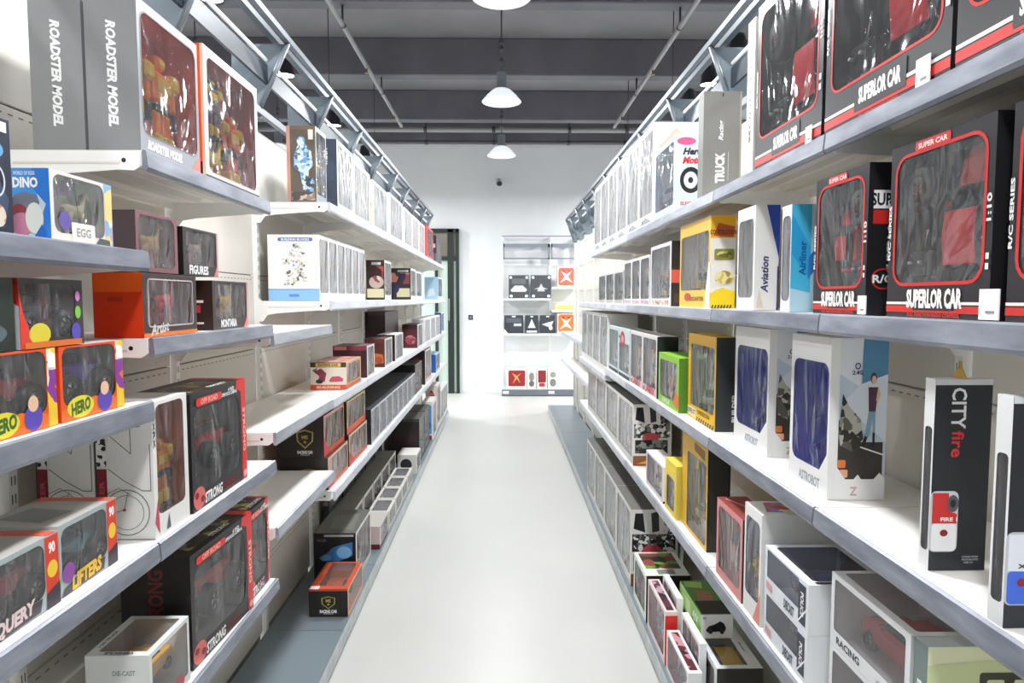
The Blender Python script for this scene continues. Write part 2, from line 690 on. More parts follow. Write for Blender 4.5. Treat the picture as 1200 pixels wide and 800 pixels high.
def T(s, u, v, lw, lh, m=None, rot=0, shear=0.0, bold=.03):
    return ('t', s, u, v, lw, lh, m or PW, rot, shear, bold)


def carton(name, W, D, Hh, sp, near='right'):
    far = 'left' if near == 'right' else 'right'
    al = {'near': near, 'far': far}
    fm = {al.get(k, k): v for k, v in sp.get('fm', {}).items()}
    wins = {al.get(k, k): v for k, v in sp.get('wins', {}).items()}
    pr = {al.get(k, k): v for k, v in sp.get('pr', {}).items()}
    body = sp['body']
    mb = MB()
    for f in FACES:
        fr = frame(f, W, D, Hh)
        O, U, V, w, h = fr
        m = fm.get(f, body)
        if f in wins:
            u0, v0, u1, v1, r = wins[f]
            outer = [(0, 0), (w, 0), (w, h), (0, h)]
            inner = rrect(u0 * w, v0 * h, u1 * w, v1 * h, r)
            tri = tessellate_polygon([[Vector((a, b, 0)) for a, b in outer], [Vector((a, b, 0)) for a, b in inner]])
            mb.tris([O + U * a + V * b for a, b in outer + inner], tri, m)
        else:
            mb.poly([O, O + U * w, O + U * w + V * h, O + V * h], m)
        if f in pr:
            prints(mb, fr, pr[f])
    lst = []
    front_only = list(wins) == ['front']
    deep = .035
    for t in sp.get('toys', []):
        kind, col, ori, cu, cv, sz = t[:6]
        for pn, me, dim in toy(kind, col):
            yw = R(t[6]) if len(t) > 6 else 0
            ca, sa = abs(math.cos(yw)), abs(math.sin(yw))
            ex, ey = dim[0] * ca + dim[1] * sa, dim[0] * sa + dim[1] * ca
            hz = (Hh * (1 - cv) - .006) / dim[2]
            if ori == 'side':
                sc_ = min(sz * W / dim[0], W * .96 / ex, D * .9 / ey, hz)
                dd = ey * sc_
            elif ori == 'up':
                sc_ = min(sz * Hh / dim[0], W * .9 / dim[1], (D - .02) * .9 / dim[2])
                dd = dim[2] * sc_
            else:
                sc_ = min(sz * Hh / dim[2], W * .92 / ex, (D - .02) * .92 / max(ey, .1), hz)
                dd = ey * sc_
            deep = max(deep, dd)
            lim = max(0, W / 2 - (ex if ori != 'up' else dim[1]) * sc_ / 2 - .004)
            lst.append((t, pn, me, dd, sc_, max(-lim, min(lim, -W / 2 + cu * W))))
    ty = D / 2 - .006
    if front_only:
        ty = min(ty, -D / 2 + .012 + deep)
    if wins:
        e = .004
        inn = sp.get('inner', body)
        for f in FACES:
            if f in wins:
                continue
            O, U, V, w, h = frame(f, W - 2 * e, D - 2 * e, Hh - 2 * e)
            O = O + Vector((0, 0, e))
            if f == 'back' and 'tray' in sp:
                O = Vector((O.x, ty, O.z))
                mm = sp['tray']
            else:
                mm = inn
            mb.poly([O, O + V * h, O + U * w + V * h, O + U * w], mm)
    if not wins:
        return mb.build(name), True
    root = empty(name, (0, 0, 0))
    mb.build('carton', root)
    fb = MB()
    for f, (u0, v0, u1, v1, r) in wins.items():
        O, U, V, w, h = frame(f, W, D, Hh)
        N = U.cross(V)
        pts = rrect(u0 * w - .003, v0 * h - .003, u1 * w + .003, v1 * h + .003, r)
        fb.poly([O + U * a + V * b - N * .0012 for a, b in pts], sp.get('film', FILM))
    fb.build('clear_window', root)
    for t, pn, me, dd, sc_, cx in lst:
        kind, col, ori, cu, cv, sz = t[:6]
        o = bpy.data.objects.new(pn, me)
        COL.objects.link(o)
        o.parent = root
        o.scale = (sc_, sc_, sc_)
        if ori == 'up':      # long axis upright, top facing out
            o.rotation_mode = 'QUATERNION'
            o.rotation_quaternion = Matrix(((0, -1, 0), (0, 0, -1), (1, 0, 0))).to_quaternion()
            o.location = (cx, ty - .001, cv * Hh)
        else:
            yaw = t[6] if len(t) > 6 else 0
            o.rotation_euler = (0, 0, R(yaw))
            yc = -D / 2 + .008 + dd / 2 if front_only else 0
            o.location = (cx, yc, max(.005, cv * Hh))
    return root, False


XL, XR = .93, .858           # shelf lips
BL, BR = .888, .806          # base plinth fronts
NB = 0


def put(side, name, sp, xf, y0, y1, z, h, d, label, group=None, cat='toy box', rot=0.0):
    """carton on a shelf: front face at distance xf from the aisle axis, from y0 (near) to y1 (far)"""
    W = y1 - y0
    near = 'right' if side > 0 else 'left'
    o, _ = carton(name, W - .004, d, h, sp, near)
    o.location = (side * (xf + d / 2), (y0 + y1) / 2, z + .0015)
    o.rotation_euler = (0, 0, (-math.pi / 2 if side > 0 else math.pi / 2) + R(rot))
    tag(o, label, cat, group)
    return o


def px(side, name, sp, z, s, xn, xf, top, d, label, group=None, base=False, rot=0.0, cat='toy box'):
    """carton from the columns of its near and far front edges and the row (or height) of its top"""
    X = ((BR if base else XR) if side > 0 else (BL if base else XL)) + s
    y0, y1 = y_at(xn, side * X, z), y_at(xf, side * X, z)
    h = top if top < 5 else z_at(top, side * X, y0) - z
    return put(side, name, sp, X, y0, y1, z, h, d, label, group, cat, rot)


def row(side, name, sp, xf, y0, w, n, z, h, d, fmt, group, gap=0.0, cat='toy box'):
    """n like cartons side by side; fmt(i) gives each its label"""
    first = put(side, name, sp, xf, y0, y0 + w, z, h, d, fmt(0), group, cat)
    for i in range(1, n):
        q = Vector(first.location)
        q.y += i * (w + gap)
        dup(first, q, None, fmt(i))
    return first


ORD = ['first', 'second', 'third', 'fourth', 'fifth', 'sixth', 'seventh', 'eighth', 'ninth', 'tenth', 'eleventh', 'twelfth']

# ------------------------------------------------------------------ the room
YB = 13.5
ZC = 5.5
mb = MB()
mb.box((-6.5, -4, -.1), (6.5, YB + .1, 0), noisy('c3c3c0', 'cacac6', .6, .30, 0, 0, (1, 1, 1), .42))
struct(mb, 'floor')
WALL = noisy('eceef0', 'f2f4f5', .8, .6)
mb = MB()
mb.box((-6.5, YB, 0), (6.5, YB + .15, 5.06), WALL)
struct(mb, 'wall_back')
mb = MB()
mb.box((-6.65, -4, 0), (-6.5, YB + .15, ZC), WALL)
struct(mb, 'wall_left')
mb = MB()
mb.box((6.5, -4, 0), (6.65, YB + .15, ZC), WALL)
struct(mb, 'wall_right')
mb = MB()
mb.box((-6.5, -4.15, 0), (6.5, -4, ZC), WALL)
struct(mb, 'wall_front')
CEIL = noisy('77767a', '848388', 1.2, .8)
BEAM = noisy('626168', '6e6d74', 1.5, .75)
mb = MB()
mb.box((-6.65, -4.15, ZC), (6.65, YB + .15, ZC + .15), CEIL)
struct(mb, 'ceiling')
for i, y in enumerate((-2.1, .1, 2.4, 4.7, 6.97, 9.2, 11.45, 13.3)):
    mb = MB()
    mb.box((-6.5, y, 5.0 if i < 7 else 5.06), (6.5, y + .2, ZC), BEAM, .012)
    o = mb.build('trim_%d' % (i + 1))
    o['kind'] = 'structure'

# the glass door beside the end of the shelves
DG = M('2b3431', .35, .3)
mb = MB()
yd = YB - .05
for x0, x1 in ((-1.36, -1.30), (-1.10, -.98), (-.93, -.87)):
    mb.box((x0, yd - .06, .0), (x1, yd + .05, 3.36 if x0 != -1.36 else 2.9), DG, .006)
mb.box((-1.8, yd - .06, 3.28), (-.87, yd + .05, 3.36), DG, .006)
mb.box((-1.8, yd - .05, 2.72), (-.87, yd + .05, 2.80), DG, .006)
o = struct(mb, 'door_1')
mb = MB()
mb.box((-1.8, yd - .02, 2.80), (-.93, yd + .02, 3.28), noisy('6f675b', '8b8376', 3, .3))
mb.build('transom_panel', o)
mb = MB()
mb.box((-1.8, yd - .006, .02), (-1.10, yd + .006, 2.72), M('c4d6cc', .12))
mb.box((-.98, yd - .006, .02), (-.93, yd + .006, 2.72), M('c4d6cc', .12))
mb.build('glass_pane', o)
mb = MB()
mb.box((-1.085, yd - .12, 1.5), (-1.055, yd - .09, 1.95), M('b8bcc0', .2, .9), .005)
mb.box((-1.08, yd - .10, 1.54), (-1.06, yd - .055, 1.56), M('b8bcc0', .2, .9))
mb.box((-1.08, yd - .10, 1.89), (-1.06, yd - .055, 1.91), M('b8bcc0', .2, .9))
mb.build('handle', o)

r = empty('light_switch', (-.64, YB, 1.56))
mb = MB()
mb.box((-.045, -.018, -.05), (.045, 0, .05), M('26282c', .4), .006)
mb.build('face_plate', r)
mb = MB()
mb.box((-.02, -.026, -.03), (.02, -.016, .03), M('7c8086', .4), .003)
mb.build('rocker', r)
tag(r, 'small black switch plate on the bare white end wall', 'switch')

r = empty('security_camera', (-.06, YB, 4.33))
mb = MB()
mb.lathe([(.05, 0), (.05, -.02), (.03, -.03)], (0, 0, 0), M('d9dadb', .4), 16, axis='y')
mb.tube((0, -.02, 0), (0, -.12, -.03), .018, M('d9dadb', .4))
mb.build('wall_mount', r)
mb = MB()
mb.tube((0, -.06, -.06), (.02, -.28, -.10), .05, M('55585e', .3), 16)
mb.build('camera_body', r)
mb = MB()
mb.tube((.02, -.279, -.10), (.021, -.29, -.1025), .036, M('101114', .1), 16)
mb.build('lens', r)
tag(r, 'small dark camera mounted high on the white end wall', 'camera')

# pipes under the ceiling
PIPE = M('9b9a9c', .45, .2)
for x, sd in ((-1.66, 'nearer the glass door side'), (1.88, 'above the shelves with black car boxes')):
    r = empty('sprinkler_pipe', (x, 0, 4.8))
    mb = MB()
    mb.tube((0, -3.5, 0), (0, 11.1, 0), .028, PIPE, 12)
    mb.build('pipe', r)
    for y in (-2, .2, 2.5, 4.8, 7.07, 9.3):
        mb = MB()
        mb.tube((0, y, .02), (0, y, .21), .012, M('3a3a3e', .5), 8)
        mb.lathe([(.034, -.02), (.034, .02)], (0, y, 0), M('3a3a3e', .5), 12, axis='y')
        mb.build('pipe_hanger', r)
    for y in (6.2, 8.3, 10.4):
        mb = MB()
        mb.tube((0, y, -.02), (0, y, -.07), .012, M('8a6a3a', .3, .8), 8)
        mb.lathe([(.002, -.075), (.03, -.075), (.03, -.08), (.002, -.08)], (0, y, 0), M('8a6a3a', .3, .8), 10)
        mb.build('sprinkler_head', r)
    tag(r, 'thin grey pipe along the dark ceiling, ' + sd, 'pipe', 'ceiling sprinkler pipes')
for z, y, rad, lb in ((5.16, 12.75, .05, 'grey cross pipe hung just under the ceiling before the end wall'), (4.96, 12.9, .035, 'thin dark cross pipe, the lower of the two along the end wall')):
    r = empty('ceiling_pipe', (0, y, z))
    mb = MB()
    mb.tube((-6.3, 0, 0), (6.3, 0, 0), rad, PIPE if z > 5 else M('5d5c62', .5), 12)
    mb.build('pipe', r)
    for x in (-4, -1.45, -.15, 1.3, 2.4, 4.4):
        mb = MB()
        mb.lathe([(rad + .012, -.03), (rad + .012, .03)], (x, 0, 0), M('3f3f45', .5), 12, axis='x')
        mb.tube((x, 0, rad), (x, 0, ZC - z), .01, M('3f3f45', .5), 8)
        mb.build('pipe_hanger', r)
    tag(r, lb, 'pipe')


# ------------------------------------------------------------------ lamps
def lamp_parts():
    r = empty('pendant_lamp', (0, 0, 0))
    mb = MB()
    mb.tube((0, 0, .30), (0, 0, 1.39), .008, M('4a4a4e', .5), 8)
    for z in (.42, .55, .62):
        mb.ball((0, 0, z), .03, M('4a4a4e', .5), 8, 5, (1, 1, 1.3))
    mb.build('hanging_rod', r)
    mb = MB()
    mb.lathe([(.05, .30), (.055, .28), (.055, .16), (.075, .14), (.075, .10)], (0, 0, 0), M('8a8d92', .4), 18, caps=True)
    mb.build('driver_housing', r)
    mb = MB()
    mb.lathe([(.06, .13), (.10, .11), (.16, .055), (.205, 0), (.215, -.012), (.205, -.010), (.155, .045), (.095, .095), (.05, .12)], (0, 0, 0), emit('eef6ff', 1.6), 28)
    mb.build('lamp_shade', r)
    mb = MB()
    mb.lathe([(.001, -.005), (.08, -.008), (.17, .0), (.188, .012)], (0, 0, 0), emit('f4f9ff', 30), 28)
    mb.build('diffuser', r)
    return r


def area(loc, size, watts, spread=180, col=(.97, .985, 1), rot=(0, 0, 0)):
    d = bpy.data.lights.new('lamp_light', 'AREA')
    d.shape = 'DISK'
    d.size = size
    d.energy = watts
    d.spread = R(spread)
    d.color = col
    o = bpy.data.objects.new('lamp_light', d)
    o.location = loc
    o.rotation_euler = rot
    COL.objects.link(o)
    return o


proto = None
LN = ['', '', 'lit white dome pendant lamp, largest and highest in the aisle view', 'lit white dome pendant lamp hanging in the middle of the aisle', 'lit white dome pendant lamp nearest the end wall of the aisle']
LN[4] = 'lit white dome pendant lamp beside the end wall of the aisle'
LN[0] = 'lit white dome pendant lamp at the entrance end of the aisle'
LN[1] = 'lit white dome pendant lamp just behind the entrance of the aisle'
for i, y in enumerate((-.2, 2.3, 4.8, 7.3, 10.0)):
    o = proto if i == 0 and proto else None
    if proto is None:
        proto = lamp_parts()
        o = proto
        o.location = (0, y, 4.1)
        tag(o, LN[0], 'lamp', 'pendant lamps over the aisle')
    else:
        o = dup(proto, (0, y, 4.1), 0, LN[i])
    area((0, y, 4.085), .34, 150)

for x, sd in ((-3.3, 'behind the door-side shelves'), (3.3, 'behind the black car boxes')):
    for i, y in enumerate((2.3, 4.8, 7.3, 9.9, 12.2)):  # rows out of view, added to brighten the end wall and ceiling
        dup(proto, (x, y, 4.1), 0, '%s added dome fill lamp from the entrance, over the aisle %s' % (ORD[i], sd))['group'] = 'added fill lamps over the neighbouring aisles'
        area((x, y, 4.085), .34, 150 if y < 12 else 300)

# small spotlights on tracks over the neighbouring aisles
for x, sd, ys in ((-2.05, 'behind the door-side shelves', (.4, 2.0, 3.4, 4.8, 6.4, 8.2, 10.0)), (2.05, 'behind the shelves of black car boxes', (.4, 2.0, 3.4, 4.9, 5.8, 6.6, 7.3, 9.0))):
    r = empty('lighting_track', (x, 0, 4.30))
    mb = MB()
    mb.box((-.018, -2, 0), (.018, 11, .035), M('3c3d42', .4))
    mb.build('rail', r)
    for y in (-1, 2, 5, 8, 10.8):
        mb = MB()
        mb.tube((0, y, .03), (0, y, 1.19), .006, M('3c3d42', .4), 6)
        mb.build('hanging_rod', r)
    tag(r, 'black lighting track hung from the ceiling ' + sd, 'lighting track')
    pr = None
    for i, y in enumerate(ys):
        lb = '%s lit spotlight from the entrance on the track %s' % (ORD[i], sd)
        if pr is None:
            pr = empty('track_spotlight', (x, y, 4.3))
            mb = MB()
            mb.box((-.02, -.05, -.03), (.02, .05, 0), M('2f3034', .4), .004)
            mb.tube((0, 0, -.03), (0, 0, -.09), .01, M('2f3034', .4), 8)
            mb.build('track_adapter', pr)
            mb = MB()
            mb.lathe([(.001, 0), (.055, 0), (.062, -.03), (.09, -.17), (.098, -.175), (.08, -.165), (.05, -.05), (.001, -.04)], (0, 0, -.075), M('2f3034', .35), 20)
            mb.build('spot_housing', pr)
            mb = MB()
            mb.lathe([(.001, -.155), (.06, -.158), (.081, -.162)], (0, 0, -.075), emit('f4f9ff', 30), 20)
            mb.build('lens', pr)
            tag(pr, lb, 'spotlight', 'track spotlights ' + sd)
        else:
            dup(pr, (x, y, 4.3), 0, lb)
        area((x, y, 4.05), .14, 45, 120)

# ------------------------------------------------------------------ shelving
BAYW = .9
LBACK, RBACK = 1.33, 1.258
PT = 2.865


def shelf_mesh(side, y0, y1, z, xl, xb, parent, off, rail=None):
    """one shelf: sheet, folded edges and stiffeners; its rail and brackets are pieces of it"""
    s = side
    a, b = y0 + .004, y1 - .004
    mb = MB()
    pr = [(s * xl, z), (s * xb, z), (s * xb, z - .03), (s * (xb - .01), z - .03), (s * (xb - .01), z - .006), (s * (xl + .012), z - .006), (s * (xl + .012), z - .04), (s * xl, z - .04)]
    mb.prism(pr, 'y', a, b, CREAM)
    w = xb - xl
    for f in (.30, .62):
        c = xl + w * f
        mb.prism([(s * (c - .035), z - .006), (s * (c + .035), z - .006), (s * (c + .022), z - .024), (s * (c - .022), z - .024)], 'y', a + .09, b - .12, PANEL)
    sh = mb.build('shelf', parent, off)
    for yy, e in ((a - .0025, 1), (b - .0005, -1)):
        mb = MB()
        mb.prism([(s * (xl + .002), z - .004), (s * (xl + .004), z - .042), (s * (xl + .02), z - .052), (s * (xl + .06), z - .05), (s * (xb - .10), z - .066), (s * (xb - .045), z - .075),
                  (s * (xb - .02), z - .11), (s * (xb + .002), z - .11), (s * (xb + .002), z + .015), (s * (xb - .02), z - .001)], 'y', yy, yy + .003, WHITE)
        if e > 0:
            n = 10
            mb.poly([(s * (xl + .045 + .006 * math.cos(2 * math.pi * j / n)), yy - .0006, z - .026 + .006 * math.sin(2 * math.pi * j / n)) for j in range(n)], INK)
            mb.box((s * (xl + .055), yy - .0012, z - .036), (s * (xb - .05), yy, z - .030), PANEL)
        mb.build('shelf_bracket', sh, off)
    if True:
        mb = MB()
        q = [(xl, z - .002), (xl - .006, z + .002), (xl - .012, z - .002), (xl - .016, z - .043), (xl - .012, z - .052), (xl - .004, z - .052), (xl, z - .044)]
        mb.prism([(s * p, t) for p, t in q], 'y', a, b, rail or RAIL)
        mb.build('price_rail', sh, off)
    return sh


RAIL_LIT = noisy('bfc3cb', 'd6d9df', 26, .25, .05, 0, (1, .25, 1), .42)  # far rails: light reflected at a grazing angle is put into the colour
RAIL_HALF_LIT = noisy('9599a4', 'b2b6bf', 26, .25, .12, 0, (1, .25, 1), .42)  # weaker step of the same painted-in reflection


def bay(side, y0, y1, shelves, xb, xp, label, group, deck=True, last=False, rail=None):
    off = (side * (xb - .2), (y0 + y1) / 2, 0)
    r = empty('shelving_bay', off)
    tag(r, label, 'shelving', group)
    s = side
    mb = MB()
    z = .10
    while z < PT - .05:
        z1 = min(z + .395, PT)
        mb.box((s * xb, y0 + .004, z), (s * (xb + .012), y1 - .004, z1 - .004), PANEL, .003)
        z += .395
    mb.box((s * (xb + .012), y0 + .01, .05), (s * (xb + .016), y1 - .01, PT - .01), M('8b867d', .6))
    z = .48
    while z < PT - .1:
        y = y0 + .05
        while y < y1 - .05:
            mb.box((s * (xb - .0006), y, z - .012), (s * xb, y + .018, z - .008), M('77736b', .6))
            y += .04
        z += .395
    mb.build('back_panel', r, off)
    for yy in ((y0, y1) if last else (y0,)):
        mb = MB()
        cy_ = yy + .017 if yy == y0 else yy - .017
        mb.box((s * (xb - .02), cy_ - .015, 0), (s * (xb + .02), cy_ + .015, PT + .032), WHITE)
        z = .25
        while z < PT - .05:
            for q in (-.006, .006):
                mb.box((s * (xb - .0206), cy_ + q - .0015, z), (s * (xb - .0195), cy_ + q + .0015, z + .025), M('55524c', .6))
            z += .05
        mb.build('upright', r, off)
    for sp in shelves:
        shelf_mesh(side, y0, y1, sp[0], sp[1], xb - .022, r, off, rail)
    if deck:
        mb = MB()
        a, b = y0 + .002, y1 - .002
        mb.prism([(s * xp, .105), (s * (xb - .022), .105), (s * (xb - .022), .095), (s * (xp + .01), .095), (s * (xp + .01), .02), (s * (xp + .004), .02), (s * (xp - .003), .03), (s * (xp - .003), .098)], 'y', a, b, DECK)
        mb.build('base_deck', r, off)
        mb = MB()
        mb.box((s * (xp - .007), a, .012), (s * (xp - .002), b, .098), PLINTH, .002)
        mb.build('plinth_front', r, off)
        mb = MB()
        mb.box((s * (xp + .012), a, 0), (s * (xp + .03), b, .095), INK)
        mb.build('kick_plate', r, off)
    return r


Z_A = [2.071, 1.68, 1.296, .803]
Z_B = [2.332, 1.845, 1.294, .803]
Z_C = [1.808, 1.405, 1.01]
Z_D = [2.463, 1.936, 1.40, .89]
ZR = [2.38, 1.908, 1.384, .84]
JL = [.83, 1.73] + [1.73 + .91 * 1, 3.55] + [3.55 + .9 * k for k in range(1, 9)]
GL, GR = 'shelving bays of the door-side row', 'shelving bays of the row opposite the glass door'
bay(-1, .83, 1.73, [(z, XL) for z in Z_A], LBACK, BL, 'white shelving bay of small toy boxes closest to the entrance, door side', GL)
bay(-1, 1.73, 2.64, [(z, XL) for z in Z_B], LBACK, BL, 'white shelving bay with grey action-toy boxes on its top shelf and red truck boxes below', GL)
bay(-1, 2.64, 3.55, [(z, XL) for z in Z_C], LBACK, BL, 'empty white shelving bay with bare shelves beside the red truck boxes', GL, rail=RAIL_HALF_LIT)
LD = ['white shelving bay with a white building-kit box at its near end', 'white shelving bay with a dark picture box under its top shelf',
      'white shelving bay in the middle of the door-side row, holding maroon boxes', 'white shelving bay with a tall dark maroon box against its back',
      'white shelving bay fourth from the glass door, door-side row', 'white shelving bay third from the glass door, door-side row',
      'white shelving bay second from the glass door, door-side row', 'white shelving bay ending the row beside the glass door, under the red box']
for k in range(8):
    bay(-1, 3.55 + .9 * k, 4.45 + .9 * k, [(z, XL) for z in Z_D], LBACK, BL, LD[k], GL, last=k == 7, rail=RAIL_LIT)
LRB = ['white shelving bay holding the black car boxes and tall helicopter boxes', 'white shelving bay with two blue-winged boxes on its middle shelf',
       'white shelving bay with the aviation and yellow kit boxes', 'white shelving bay with the green-framed box on its middle shelf', 'white shelving bay one behind the green-framed box',
       'white shelving bay where the middle shelf ends, opposite row', 'white shelving bay under the far end of the top shelf, opposite row']
for k in range(7):
    y0 = .83 + .9 * k
    sh = [(ZR[0], XR), (ZR[1], XR), (ZR[2], XR), (ZR[3], XR)]
    if k >= 5:
        sh[2] = (1.32, XR)
    if k == 6:
        sh = sh
    bay(1, y0, y0 + .9, [x for x in sh if not (k == 6 and x[0] == ZR[0])] if k == 6 else sh, RBACK, BR, LRB[k], GR, rail=None if k < 2 else (RAIL_HALF_LIT if k < 4 else RAIL_LIT))
LRE = ['nearly empty shelving bay with narrow shelves behind the tall white boxes', 'empty shelving bay with narrow shelves, second behind the tall white boxes',
       'empty shelving bay with narrow shelves, third behind the tall white boxes', 'empty shelving bay with narrow shelves, fourth behind the tall white boxes',
       'short empty shelving bay ending the row before the end-wall unit']
for k in range(5):
    y0 = 7.13 + .9 * k
    y1 = y0 + .9 if k < 4 else 11.25
    bay(1, y0, y1, [(1.39, 1.03), (.93, 1.03)], RBACK, BR, LRE[k], GR, last=k == 4, rail=RAIL_LIT)


# header frames on top of the shelving
def header(side, ys, xt, zt, xb, zb, label):
    s = side
    r = empty('header_frame', (s * xt, ys[0], zb))
    off = (s * xt, ys[0], zb)
    y0, y1 = ys[0], ys[-1]
    mb = MB()
    mb.box((s * (xt - .014), y0, zt), (s * (xt + .014), y1, zt + .03), M('737b83', .4, .1))
    mb.build('front_rail', r, off)
    mb = MB()
    mb.box((s * (xt + .05), y0, zt + .005), (s * (xt + .085), y1, zt + .035), GREYM)
    mb.build('middle_rail', r, off)
    mb = MB()
    mb.box((s * (xb - .01), y0, zb - .035), (s * (xb + .02), y1, zb), GREYM)
    mb.build('bottom_rail', r, off)
    xm, zm = xt + .085, zt - .16
    for i, y in enumerate(ys):
        mb = MB()
        mb.prism([(s * xt, zt), (s * (xt + .3), zt), (s * (xt + .3), zb - .05), (s * xb, zb - .05), (s * xb, zb)], 'y', y - .004, y + .004, M('818d96', .4, .1))
        mb.build('bracket_plate', r, off)
        mb = MB()
        d = Vector((s * (xb - xt), 0, zb - zt))
        mb.tube((s * xt, y - .014, zt), (s * xb, y - .014, zb), .014, M('7d858c', .35, .2), 8)
        mb.build('slanted_tube', r, off)
    for a, b in zip(ys, ys[1:]):
        mb = MB()
        mb.box((s * (xt + .11), a + .01, zt - .21), (s * (xt + .125), b - .01, zt - .11), M('333d47', .4, .1))
        mb.build('cross_panel', r, off)
        mb = MB()
        mb.tube((s * (xt + .10), a + .06, zt - .10), (s * (xt + .10), b - .06, zt - .10), .009, emit('f6faff', .9), 10)
        mb.build('tube_light', r, off)
    tag(r, label, 'header frame')
    return r


header(-1, [.85, 1.73, 2.64, 3.55] + [3.55 + .9 * k for k in range(1, 9)], 1.117, 3.28, 1.27, 2.95, 'grey slanted header frame with triangular brackets on the door-side shelves')
header(1, [.83 + .9 * k for k in range(0, 12)] + [11.25], 1.10, 3.27, 1.22, 2.95, 'grey slanted header frame with triangular brackets on the shelves of black car boxes')

# ------------------------------------------------------------------ unit on the end wall
r = empty('wall_unit', (.76, YB, 0))
off = (.76, YB, 0)
yf = 12.98
mb = MB()
mb.box((.03, YB - .06, .10), (1.53, YB - .012, 2.62), M('e6e9ea', .5), .004)
mb.build('back_panel', r, off)
for x in (.02, .985, 1.53):
    mb = MB()
    mb.box((x - .018, YB - .09, 0), (x + .018, YB - .012, 3.12), WHITE)
    mb.build('upright', r, off)
mb = MB()
mb.box((.0, yf, .03), (1.55, YB - .06, .135), M('c7cdd0', .4))
mb.build('base_deck', r, off)
mb = MB()
mb.box((0, yf - .012, .012), (1.55, yf, .135), M('6c737b', .35), .004)
for x in (.02, .93):
    mb.box((x, yf - .016, .05), (x + .12, yf - .012, .105), M('e8eaea', .4))
mb.build('plinth_front', r, off)
for x0, x1, z in ((.03, .975, 1.95), (.03, .975, 1.25), (.995, 1.52, 1.72), (.995, 1.52, 1.25), (.995, 1.52, 2.18)):
    mb = MB()
    mb.box((x0, yf + .08, z - .03), (x1, YB - .06, z), WHITE, .004)
    sh = mb.build('shelf', r, off)
    mb = MB()
    mb.box((x0, yf + .068, z - .045), (x1, yf + .08, z + .002), M('d9dde0', .35), .003)
    mb.build('price_rail', sh, off)
mb = MB()
for x0, x1, z0, z1 in ((.03, .975, 2.74, 3.05), (1.0, 1.53, 2.74, 3.05)):
    mb.box((x0, YB - .2, z1 - .07), (x1, YB - .16, z1), M('848c98', .4))
    mb.box((x0, YB - .2, z0), (x1, YB - .17, z0 + .03), M('848c98', .4))
    mb.box((x0, YB - .2, z0), (x0 + .025, YB - .17, z1), M('848c98', .4))
    mb.box((x1 - .04, YB - .2, z0), (x1, YB - .17, z1), M('848c98', .4))
mb.box((0, YB - .22, 3.19), (1.55, YB - .20, 3.21), M('848c98', .4))
for x in (.02, .985, 1.53):
    mb.box((x - .012, YB - .215, 3.10), (x + .012, YB - .02, 3.2), WHITE)
mb.build('header_frame', r, off)
tag(r, 'white two-column shelf unit with an empty header frame on the end wall', 'shelf unit')

# ================================================================== goods: kinds of carton
STRIP = M('a51f22', .35)


def superlor(title=True, tall=False, v=0):
    red = M('c9302c', .3)
    txt = 'SUPERLOR CAR'
    return dict(
        body=BLACK, inner=M('26242a', .4), tray=M('46444a', .5), tray_in=.01,
        wins={'front': (.07, .19, .93, .93, .035)},
        film=film_mat(5.0, .8, .05),
        pr={'front': [('ring', .055, .18, .945, .94, .04, .007, red),
                      ('r', 0, .075, 1, .09, M('f2e8e2', .4)), ('r', 0, .03, 1, .068, red),
                      ('rr', .27, .935, .62, .99, .006, red),
                      T('SUPER CAR', .445, .962, .09, .011, M('f4d9d2', .4)),
                      ('rr', .30, .045, .72, .165, .004, BLACK),
                      T(txt, .51, .108, .17, .040, M('f7f3ee', .4), 0, 0, .05),
                      T('FULL FUNCTION RADIO CONTROL', .51, .018, .16, .008, M('c23a36', .4)),
                      T('1:10', .975, .55, .05, .012, PW, 90), T('R/C SERIES', .02, .5, .12, .009, PW, 90),
                      ('r', .965, .3, .99, .33, PW), ('r', .965, .25, .99, .28, PW)],
            'near': [T('SUPERLOR CAR', .62, .56, .20, .03, PW, 90), ('r', .12, .70, .5, .82, PW), ('r', .12, .60, .5, .69, red),
                     T('SUP', .31, .76, .05, .03, BLACK), ('o', .4, .24, .28, .07, .004, red), T('R/C', .4, .24, .05, .02, PW)]},
        toys=[('car', 'f0222a', 'up', .62 if v != 1 else .40, .53, .80), ('remote', '3a3a40', 'stand', .24 if v != 1 else .75, .17, .34), ('wheel', 'd3262c', 'stand', .25 if v != 1 else .76, .60, .26)])


